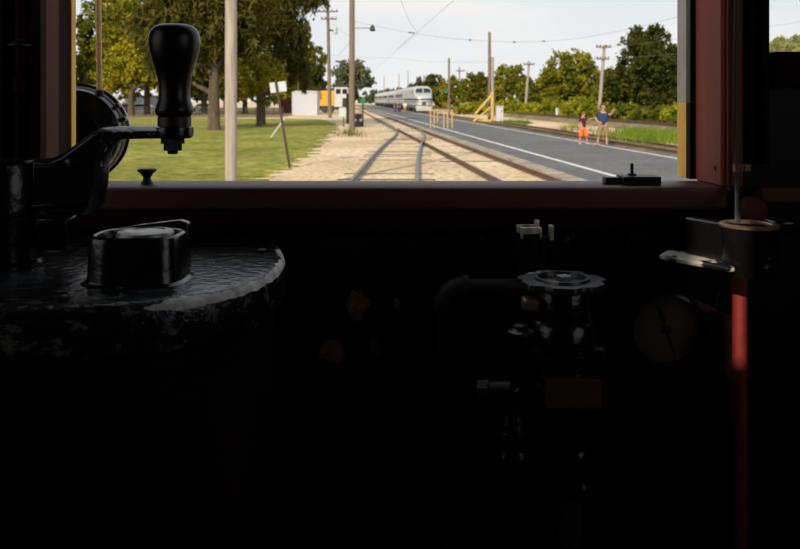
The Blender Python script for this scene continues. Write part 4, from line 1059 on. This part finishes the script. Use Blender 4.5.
wpart('post', MB().box(p.x - .04, p.x + .04, p.y + .001, p.y + .07, 0, q.z + .2), M['tie'], t)
# white corrugated shed
def shed(label, px0, px1, pyt, pyb, mat, roofm, ridge):
    Y = 1640 / (pyb - 100); a, b_ = P(px0, pyt, Y), P(px1, pyt, Y)
    t_ = thing('shed', label, 'shed', ((a.x + b_.x) / 2, Y, 0))
    pts_ = []
    n_ = 40
    for i in range(n_ + 1): pts_.append((a.x + (b_.x - a.x) * i / n_, Y + (.045 if i % 2 else 0)))
    pts_ += [(b_.x, Y + 3.4), (a.x, Y + 3.4)]
    wpart('walls', MB().rings([[Vector((x_, y_, 0)) for x_, y_ in pts_], [Vector((x_, y_, a.z)) for x_, y_ in pts_]]), M[mat], t_, smooth=False)
    zt_ = a.z
    mb_ = MB().prism([(a.x - .06, zt_ + .005), (b_.x + .06, zt_ + .005), (b_.x + .06, zt_ + .05), (b_.x - .5, zt_ + ridge), (a.x + .5, zt_ + ridge), (a.x - .06, zt_ + .05)], Y - .08, Y + 3.5, lambda a_, b2_, d: Vector((a_, d, b2_)))
    wpart('roof', mb_, M[roofm], t_, bevel=.02)
    return t_
shed('white corrugated metal shed beyond the lawn', 292, 317, 92.5, 115, 'white', 'palegrey', .22)
shed('brown red siding shed left of the white shed', 279.5, 290.5, 98, 113.2, 'brickred', 'darkunder', .3)
# orange locomotive
Y = 124
t = thing('diesel_locomotive', 'orange and grey diesel switch locomotive beyond the white shed', 'locomotive', (P(333, 0, Y).x, Y, 0))
def X_(px, y_=Y): return P(px, 0, y_).x
def Z_(py, y_=Y): return P(0, py, y_).z
wpart('hood', MB().box(X_(300), X_(334), Y, Y + 2.6, Z_(106), Z_(90.5)), M['orange'], t, bevel=.08)
wpart('hood_roof', MB().box(X_(300), X_(334), Y - .05, Y + 2.65, Z_(90.4), Z_(88)), M['darkunder'], t, bevel=.1)
wpart('cab', MB().box(X_(334.2), X_(348), Y - .1, Y + 2.7, Z_(107), Z_(87)), M['palegrey'], t, bevel=.08)
wpart('cab_roof', MB().box(X_(333.5), X_(349), Y - .25, Y + 2.8, Z_(86.9), Z_(85)), M['darkunder'], t, bevel=.1)
for px in (336, 342.5): wpart('cab_window', MB().box(X_(px), X_(px + 4.6), Y - .13, Y - .101, Z_(94), Z_(89)), M['darkglass'], t)
wpart('underframe', MB().box(X_(299), X_(350), Y + .1, Y + 2.5, .55, Z_(106) - .005), M['darkunder'], t)
for px in (306, 312, 325, 331, 342, 347):
    wpart('wheel', MB().lathe((X_(px), Y + .0, .5), [(.30, .1), (.48, .08), (.5, 0), (.44, -.06), (.1, -.08)], 20, axis=(0, 1, 0)), M['darkunder'], t)
# vehicles behind the trees
def car(label, px, Y, mat, L=4.3, H=1.45):
    c = Vector(((px - 400) / F * Y, Y, 0)); t_ = thing('parked_car', label, 'car', c)
    x0_, x1_ = c.x - L / 2, c.x + L / 2
    side = [(x0_, .45), (x0_ + .05, .85), (x0_ + .9, .95), (x0_ + 1.5, H), (x1_ - .9, H), (x1_ - .25, .95), (x1_, .9), (x1_, .4)]
    wpart('body', MB().prism(side, Y - .85, Y + .85, lambda a_, b_, d: Vector((a_, d, b_))), M[mat], t_, bevel=.08)
    wpart('side_window', MB().prism([(x0_ + 1.2, .98), (x0_ + 1.58, H - .1), (x1_ - 1.0, H - .1), (x1_ - .55, .98)], Y - .87, Y - .851, lambda a_, b_, d: Vector((a_, d, b_))), M['darkglass'], t_)
    for xx in (x0_ + .8, x1_ - .8):
        wpart('wheel', MB().lathe((xx, Y - .82, .33), [(.1, .06), (.33, .05), (.33, -.06), (.16, -.08)], 18, axis=(0, 1, 0)), M['darkunder'], t_)
car('red car parked behind the trunks left of the knob', 122, 128, 'redpaint', 3.9)
car('white car parked far behind the lawn, right of the red car', 141, 133, 'white')
car('white car parked behind the trunks right of the knob', 203, 138, 'white')
# white camper / building glimpses
shed('long pale building low behind the park trees', 88, 186, 96.5, 109.5, 'white', 'palegrey', .25)
# fence
fn = thing('park_fence', 'low dark railing fence at the far side of the lawn', 'fence', (P(190, 0, 105).x, 105, 0))
xa, xb = P(70, 0, 105).x, P(283, 0, 105).x
for z_ in (.25, .62, 1.0): wpart('rail', MB().box(xa, xb, 104.97, 105.03, z_ - .035, z_ + .035), M['darkunder'], fn)
for i in range(24):
    x_ = xa + (xb - xa) * i / 23
    wpart('post', MB().box(x_ - .05, x_ + .05, 104.93, 105.07, -.01, 1.1), M['darkunder'], fn)

# ================================================================== SILVER TRAIN
ang = math.atan(.075)
Yl = 128
CT = 13.45
def train_loc(y_): p_ = gx(CT, y_); return Vector((p_.x, p_.y, .14))
loco = thing('streamlined_locomotive', 'silver streamlined diesel locomotive heading the train beside the road', 'locomotive', train_loc(Yl), ang)
def sec(hw, top, bot=.55, y_=0, n_=36):
    out = []
    for i in range(n_):
        t_ = 2 * PI * i / n_; c_, s_ = math.cos(t_), math.sin(t_)
        ex = .42
        x_ = hw * math.copysign(abs(c_) ** ex, c_)
        h_ = (top - bot) / 2
        z_ = bot + h_ + h_ * math.copysign(abs(s_) ** (.62 if s_ > 0 else .3), s_)
        out.append(Vector((x_, y_, z_)))
    return out
stations = [(0, .75, 2.1), (.12, 1.0, 2.45), (.4, 1.25, 2.72), (.9, 1.43, 2.9), (1.4, 1.5, 3.0), (1.55, 1.52, 3.1), (2.25, 1.55, 4.0), (2.6, 1.55, 4.15), (3.4, 1.55, 4.2), (21, 1.55, 4.2)]
obj('body', MB().rings([sec(a, b, .55, y_) for y_, a, b in stations]), M['silver'], loco)
obj('pilot', MB().prism([(-1.2, .12), (1.2, .12), (1.35, .9), (-1.35, .9)], -.12, .5, lambda a, b, d: Vector((a, d, b))), M['silver'], loco, bevel=.08)
for s_ in (-1, 1):
    pl = [Vector((s_ * .12, 1.52, 3.12)), Vector((s_ * 1.22, 1.62, 3.12)), Vector((s_ * 1.12, 2.02, 3.66)), Vector((s_ * .12, 1.97, 3.78))]
    nn = Vector((0, -.8, .6)) * .10
    obj('windshield', MB().rings([[q + nn for q in pl], [q - nn for q in pl]]), M['darkglass'], loco, smooth=False)
    obj('side_window', MB().box(min(s_ * 1.50, s_ * 1.58), max(s_ * 1.50, s_ * 1.58), 2.7, 3.5, 2.75, 3.4), M['darkglass'], loco)
    obj('marker_light', MB().lathe((s_ * 1.05, .28, 2.0), [(.10, .1), (.12, -.03), (.05, -.06)], 14, axis=(0, 1, 0)), M['darkglass'], loco)
obj('headlight', MB().lathe((0, .30, 2.55), [(.26, .3), (.28, -.1), (.24, -.14), (.2, -.1)], 24, axis=(0, 1, 0)), M['palegrey'], loco)
for z_, hh in ((2.02, .13), (1.62, .05), (1.0, .05)):
    rr = []
    for y_, a, b in ((-.03, .45, 0), (0, .74, 0), (.10, .97, 0), (.4, 1.25, 0), (.9, 1.45, 0), (1.4, 1.52, 0), (3, 1.57, 0), (21, 1.57, 0)):
        rr.append((y_, a))
    left = [Vector((-a - .03, y_ - .02, z_)) for y_, a in rr][::-1]; right = [Vector((a + .03, y_ - .02, z_)) for y_, a in rr]
    path = left + right
    obj('stripe', MB().rings([[p_ + Vector((0, 0, -hh)), p_ + Vector((0, .04, -hh)), p_ + Vector((0, .04, hh)), p_ + Vector((0, 0, hh))] for p_ in path]), M['stripe'], loco, smooth=False)
obj('nose_door', MB().box(-.33, .33, -.06, .3, 1.1, 1.55), M['stripe'], loco, bevel=.04)
for y_ in (4.5, 16.5):
    obj('truck', MB().box(-1.25, 1.25, y_ - 2.2, y_ + 2.2, .02, .9), M['darkunder'], loco, bevel=.1)
proto = None
labs = ['first silver passenger car behind the locomotive', 'second silver passenger car from the locomotive', 'third silver passenger car from the locomotive', 'fourth silver passenger car from the locomotive', 'last silver passenger car, smallest and farthest off']
for i, lb in enumerate(labs):
    y_ = Yl + 22.5 + i * 25
    if proto is None:
        proto = thing('passenger_car', lb, 'railway car', train_loc(y_), ang, group='silver passenger cars of the train')
        obj('body', MB().rings([sec(1.52, 4.1, .8, a) for a in (0, 24)]), M['silver'], proto)
        obj('roof', MB().rings([[Vector((1.3 * math.cos(t_), a, 3.72 + .45 * math.sin(t_))) for t_ in [PI * k_ / 10 for k_ in range(11)]] for a in (.1, 23.9)]), M['silverroof'], proto)
        for s_ in (-1, 1):
            for k_ in range(9):
                obj('window', MB().box(min(s_ * 1.50, s_ * 1.545), max(s_ * 1.50, s_ * 1.545), 2.2 + k_ * 2.3, 3.6 + k_ * 2.3, 2.35, 3.05), M['darkglass'], proto)
            obj('fluted_band', MB().box(min(s_ * 1.5, s_ * 1.55), max(s_ * 1.5, s_ * 1.55), .3, 23.7, 1.95, 2.1), M['stripe'], proto)
        for a in (4, 20): obj('truck', MB().box(-1.2, 1.2, a - 1.6, a + 1.6, .02, .95), M['darkunder'], proto, bevel=.1)
    else:
        dup(proto, train_loc(y_), ang, lb)

# ================================================================== BARRICADE, YELLOW FRAME, CABINETS
Y = 58
bc = thing('barricade', 'pale yellow picket crowd barrier standing on the road before the train', 'barrier', (P(440, 0, Y).x, Y, .035))
xa, xb = P(430.5, 0, Y).x, P(451.5, 0, Y).x
z1_ = P(0, 109.5, Y).z
for z_ in (.45, z1_ - .06): wpart('rail', MB().beam((xa, Y, z_), (xb, Y - .6, z_), .03, .035), M['yellowpale'], bc)
for k_ in (0, .17, .33, .62, .79, 1.0):
    wpart('picket', MB().beam((xa + (xb - xa) * k_, Y - .6 * k_ - .04, .036), (xa + (xb - xa) * k_, Y - .6 * k_ - .04, z1_), .075, .03, up=(0, 1, 0)), M['yellowpale'], bc)
Y = 75
yf = thing('yellow_frame', 'yellow timber A shaped brace standing at the road edge', 'brace', (P(487, 0, Y).x, Y, 0))
wpart('upright', MB().beam((X_(492, Y), Y, 0), (X_(492, Y), Y, Z_(92, Y)), .22, .22, up=(0, 1, 0)), M['yellowwood'], yf)
wpart('diagonal', MB().beam((X_(475, Y), Y - .05, Z_(114, Y)), (X_(492, Y), Y - .05, Z_(94, Y)), .18, .20, up=(0, 1, 0)), M['yellowwood'], yf)
wpart('diagonal', MB().beam((X_(473, Y), Y - .3, 0.02), (X_(490, Y), Y - .3, Z_(107, Y)), .12, .16, up=(0, 1, 0)), M['yellowwood'], yf)
wpart('foot', MB().beam((X_(474, Y), Y - .28, 0.1), (X_(478, Y), Y - .28, Z_(115, Y)), .12, .14, up=(0, 1, 0)), M['yellowwood'], yf)
wpart('crossbar', MB().beam((X_(473, Y), Y - .15, .12), (X_(497, Y), Y - .15, .12), .2, .18), M['yellowwood'], yf)
Y = 74
cb = thing('relay_cabinet', 'pale grey equipment cabinet right of the yellow timber brace', 'cabinet', (X_(499.5, Y), Y, 0))
wpart('body', MB().box(X_(496, Y), X_(503, Y), Y - .3, Y + .4, 0, Z_(107, Y)), M['palegrey'], cb, bevel=.03)
wpart('lid', MB().box(X_(495.6, Y), X_(503.4, Y), Y - .36, Y + .45, Z_(107, Y) + .002, Z_(106, Y)), M['white'], cb, bevel=.02)
wpart('handle', MB().box(X_(501, Y), X_(501.6, Y), Y - .34, Y - .301, .9, 1.15), M['darkunder'], cb)
Y = 92
t = thing('marker_post', 'short white marker post in front of the shrubs left of the couple', 'post', (X_(557, Y), Y, 0))
wpart('post', MB().lathe((X_(557, Y), Y, 0), [(.17, -.02), (.17, Z_(110, Y)), (.14, Z_(109, Y))], 14), M['white'], t)
wpart('cap', MB().lathe((X_(557, Y), Y, Z_(109, Y) + .002), [(.2, 0), (.2, .06), (.06, .12)], 14), M['palegrey'], t)

# ================================================================== PEOPLE
def skin_mesh(name, verts, edges, radii, mat, parent, root=0, sub=2):
    me = bpy.data.meshes.new(name); me.from_pydata([tuple(v) for v in verts], edges, []); me.update()
    o_ = bpy.data.objects.new(name, me); C.objects.link(o_)
    o_.parent = parent
    md = o_.modifiers.new('skin', 'SKIN'); md.use_smooth_shade = True
    if not me.skin_vertices: 
        bm_ = bmesh.new(); bm_.from_mesh(me); bm_.verts.layers.skin.verify(); bm_.to_mesh(me); bm_.free()
    for i, r in enumerate(radii):
        sv = me.skin_vertices[0].data[i]; rx, ry = (r if isinstance(r, tuple) else (r, r)); sv.radius = (rx, ry); sv.use_root = (i == root)
    ss = o_.modifiers.new('sub', 'SUBSURF'); ss.levels = sub; ss.render_levels = sub
    me.materials.append(mat)
    return o_

def person(label, loc, rz, H, sh, arms, legs, shirt, bottom, hairm, shoes, long=False, bottom_len='knee', girth=1.0, hair_long=False, head_turn=(0, 0), group=None, mini=False):
    """local frame: person faces -y, x to the picture's right; sh = scale about a 1.75 m body; arms/legs = joint lists"""
    k_ = H / 1.75
    t_ = thing('person', label, 'person', loc, rz, group=group)
    S = lambda p_: Vector(p_) * k_
    pel, spi, che, nek, hd, top = S((0, 0, .95)), S((0, -.01, 1.12)), S((0, 0, 1.32)), S((0, .0, 1.49)), S((head_turn[0] * .3, -.02, 1.60)), S((head_turn[0] * .3, -.01, 1.70))
    v = [pel, spi, che, nek, hd, top]; ed = [(0, 1), (1, 2), (2, 3), (3, 4), (4, 5)]
    g_ = girth
    r = [(.135 * k_ * g_, .105 * k_ * g_), (.13 * k_ * g_, .11 * k_ * g_), (.15 * k_ * g_, .11 * k_ * g_), (.052 * k_, .052 * k_), (.085 * k_, .095 * k_), (.066 * k_, .075 * k_)]
    # nose
    v.append(hd + S((head_turn[0] * .15, -.105, -.005))); ed.append((4, 6)); r.append(.018 * k_)
    hands = []
    for arm in arms:
        b_ = len(v); v += [S(p_) for p_ in arm]; ed += [(2, b_)] + [(b_ + i, b_ + i + 1) for i in range(len(arm) - 1)]
        r += [.058 * k_, .042 * k_, .030 * k_, .034 * k_][:len(arm)]
        hb = b_ + len(arm) - 1; d = (v[hb] - v[hb - 1]).normalized(); s_ = d.cross(Vector((0, 1, 0)));
        s_ = s_.normalized() if s_.length > .1 else Vector((1, 0, 0)); n_ = d.cross(s_)
        if not mini:
            for off_, L in ((-.028, .07), (-.010, .082), (.010, .078), (.028, .062)):
                q0 = v[hb] + s_ * off_ * k_ + d * .035 * k_; q1 = q0 + d * L * .55 * k_ + n_ * .006 * k_; q2 = q1 + d * L * .45 * k_ + n_ * .014 * k_
                i0 = len(v); v += [q0, q1, q2]; ed += [(hb, i0), (i0, i0 + 1), (i0 + 1, i0 + 2)]; r += [.0095 * k_, .0085 * k_, .007 * k_]
            q0 = v[hb] + s_ * -.036 * k_ - d * .005 * k_; q1 = q0 + (d * .6 - s_ * .7) * .05 * k_
            i0 = len(v); v += [q0, q1]; ed += [(hb, i0), (i0, i0 + 1)]; r += [.011 * k_, .008 * k_]
    for leg in legs:
        b_ = len(v); v += [S(p_) for p_ in leg]; ed += [(0, b_)] + [(b_ + i, b_ + i + 1) for i in range(len(leg) - 1)]
        r += [.088 * k_ * g_, .058 * k_, .042 * k_, .036 * k_][:len(leg)]
    skin_mesh('body', v, ed, r, M['skin'], t_)
    # shirt: torso and short sleeves
    sv = [S((0, 0, .84)), spi, che, S((0, 0, 1.455))]; se = [(0, 1), (1, 2), (2, 3)]
    sr = [(.155 * k_ * g_, .125 * k_ * g_), (.155 * k_ * g_, .135 * k_ * g_), (.172 * k_ * g_, .130 * k_ * g_), (.075 * k_, .07 * k_)]
    for arm in arms:
        a0, a1 = S(arm[0]), S(arm[1]); i0 = len(sv); sv += [a0, a0 + (a1 - a0) * .72]; se += [(2, i0), (i0, i0 + 1)]; sr += [.076 * k_, .062 * k_]
    skin_mesh('shirt', sv, se, sr, M[shirt], t_)
    fr = {'knee': 1.0, 'ankle': 1.9, 'skirt': 1.0}[bottom_len]
    bv_ = [S((0, 0, .985)), S((0, 0, .90))]; be = [(0, 1)]; br = [(.145 * k_ * g_, .118 * k_ * g_), (.155 * k_ * g_, .125 * k_ * g_)]
    for leg in legs:
        l0, l1, l2 = S(leg[0]), S(leg[1]), S(leg[2]); i0 = len(bv_)
        pts_ = [l0, l1, l1 + (l2 - l1) * (.9 if fr > 1 else .22)]
        wd = .125 if bottom_len == 'skirt' else .115
        bv_ += pts_; be += [(1, i0)] + [(i0 + i, i0 + i + 1) for i in range(len(pts_) - 1)]; br += [wd * k_ * g_, (.135 if bottom_len == 'skirt' else .108) * k_] + [(.06 if fr > 1 else .11) * k_]
    skin_mesh('shorts' if fr <= 1 else 'trousers', bv_, be, br, M[bottom], t_)
    # hair cap
    hc = (hd + top) / 2 + S((0, .006, .030))
    mb_ = MB().ball(hc, .108 * k_, 20, 12, (.92, 1.02, .95))
    mb_.v = [v_ for v_ in mb_.v]
    ho = obj('hair', mb_, M[hairm], t_)
    if hair_long:
        obj('hair_lock', MB().ball(hd + S((0, .06, -.06)), .085 * k_, 14, 10, (1.0, .7, 1.4)), M[hairm], t_)
    if not mini:
        for s_ in (-1, 1):
            obj('eye', MB().ball(hd + S((head_turn[0] * .2 + s_ * .034, -.088, .022)), .011 * k_, 10, 8), M['darkunder'], t_)
            obj('ear', MB().ball(hd + S((s_ * .092, .012, .0)), .026 * k_, 10, 8, (.45, .7, 1.2)), M['skin'], t_)
        obj('mouth', MB().ball(hd + S((head_turn[0] * .2, -.094, -.045)), .018 * k_, 10, 6, (1.3, .4, .35)), M['redpaint'], t_)
    for leg in legs:
        a = S(leg[2]); b_ = S(leg[3])
        d_ = (b_ - a); d_.z = 0
        d_ = d_.normalized() if d_.length > 1e-4 else Vector((0, -1, 0))
        mb_ = MB(); s_ = Vector((-d_.y, d_.x, 0))
        rr_ = []
        for u, wv, hv in ((-.07, .030, .07), (-.05, .042, .09), (.03, .046, .085), (.11, .050, .06), (.17, .042, .045), (.195, .02, .03)):
            c_ = Vector((a.x, a.y, max(0, a.z - .08 * k_))) + d_ * u * k_
            rr_.append([c_ + s_ * wv * k_ * math.cos(q_) + Vector((0, 0, (hv / 2 + hv / 2 * math.sin(q_)) * k_)) for q_ in [2 * PI * i / 14 for i in range(14)]])
        obj('shoe', mb_.rings(rr_), M[shoes], t_)
    return t_

mp_loc = G(603, 146, .035)
person('man in navy blue polo shirt and khaki shorts pointing up to the right', mp_loc, math.radians(-14), 1.76, 1,
       arms=[[(.19, 0, 1.40), (.31, -.08, 1.36), (.40, -.16, 1.50), (.44, -.19, 1.57)],
             [(-.19, 0, 1.40), (-.31, .02, 1.16), (-.20, -.17, 1.06), (-.13, -.19, 1.03)]],
       legs=[[(.10, 0, .88), (.15, -.02, .50), (.16, .03, .09), (.17, -.12, .03)], [(-.10, 0, .88), (-.17, -.07, .50), (-.24, .02, .09), (-.25, -.13, .03)]],
       shirt='blueshirt', bottom='khaki', hairm='hairgrey', shoes='shoe', girth=1.38, head_turn=(.05, 0))
wl = G(583, 144.5, .035)
person('smaller figure in maroon top and bright orange shorts stretching an arm to the right', wl, math.radians(22), 1.46, 1,
       arms=[[(.17, 0, 1.38), (.36, -.08, 1.36), (.56, -.12, 1.42), (.64, -.13, 1.44)],
             [(-.17, 0, 1.38), (-.22, .03, 1.13), (-.17, -.10, .94), (-.15, -.14, .87)]],
       legs=[[(.09, 0, .88), (.17, -.08, .50), (.27, .0, .09), (.30, -.13, .03)], [(-.09, 0, .88), (-.12, .03, .50), (-.16, .12, .09), (-.17, 0, .03)]],
       shirt='maroonshirt', bottom='orangecloth', hairm='hairred', shoes='shoelight', bottom_len='skirt', girth=1.05, hair_long=True, head_turn=(.06, 0))
stand_arms = [[(.19, 0, 1.40), (.25, .02, 1.13), (.25, -.06, .90), (.25, -.08, .82)], [(-.19, 0, 1.40), (-.25, .02, 1.13), (-.25, -.06, .90), (-.25, -.08, .82)]]
stand_legs = [[(.10, 0, .88), (.11, -.01, .50), (.12, .02, .09), (.13, -.12, .03)], [(-.10, 0, .88), (-.11, -.01, .50), (-.12, .02, .09), (-.13, -.12, .03)]]
for px, py, sh_, bt_, rz_, lb in ((395.3, 113, 'navycloth', 'bluejean', .5, 'person in dark top standing by the train, leftmost of three'),
                              (399.2, 113.4, 'navycloth', 'navycloth', 2.6, 'person in all dark clothes by the train, middle of three'),
                              (405, 113.6, 'whitecloth', 'khaki', -.4, 'person in white shirt by the train, nearest the locomotive')):
    person(lb, G(px, py, .035), rz_, 1.8, 1, stand_arms, stand_legs, sh_, bt_, 'hair', 'shoe', bottom_len='ankle', mini=True)
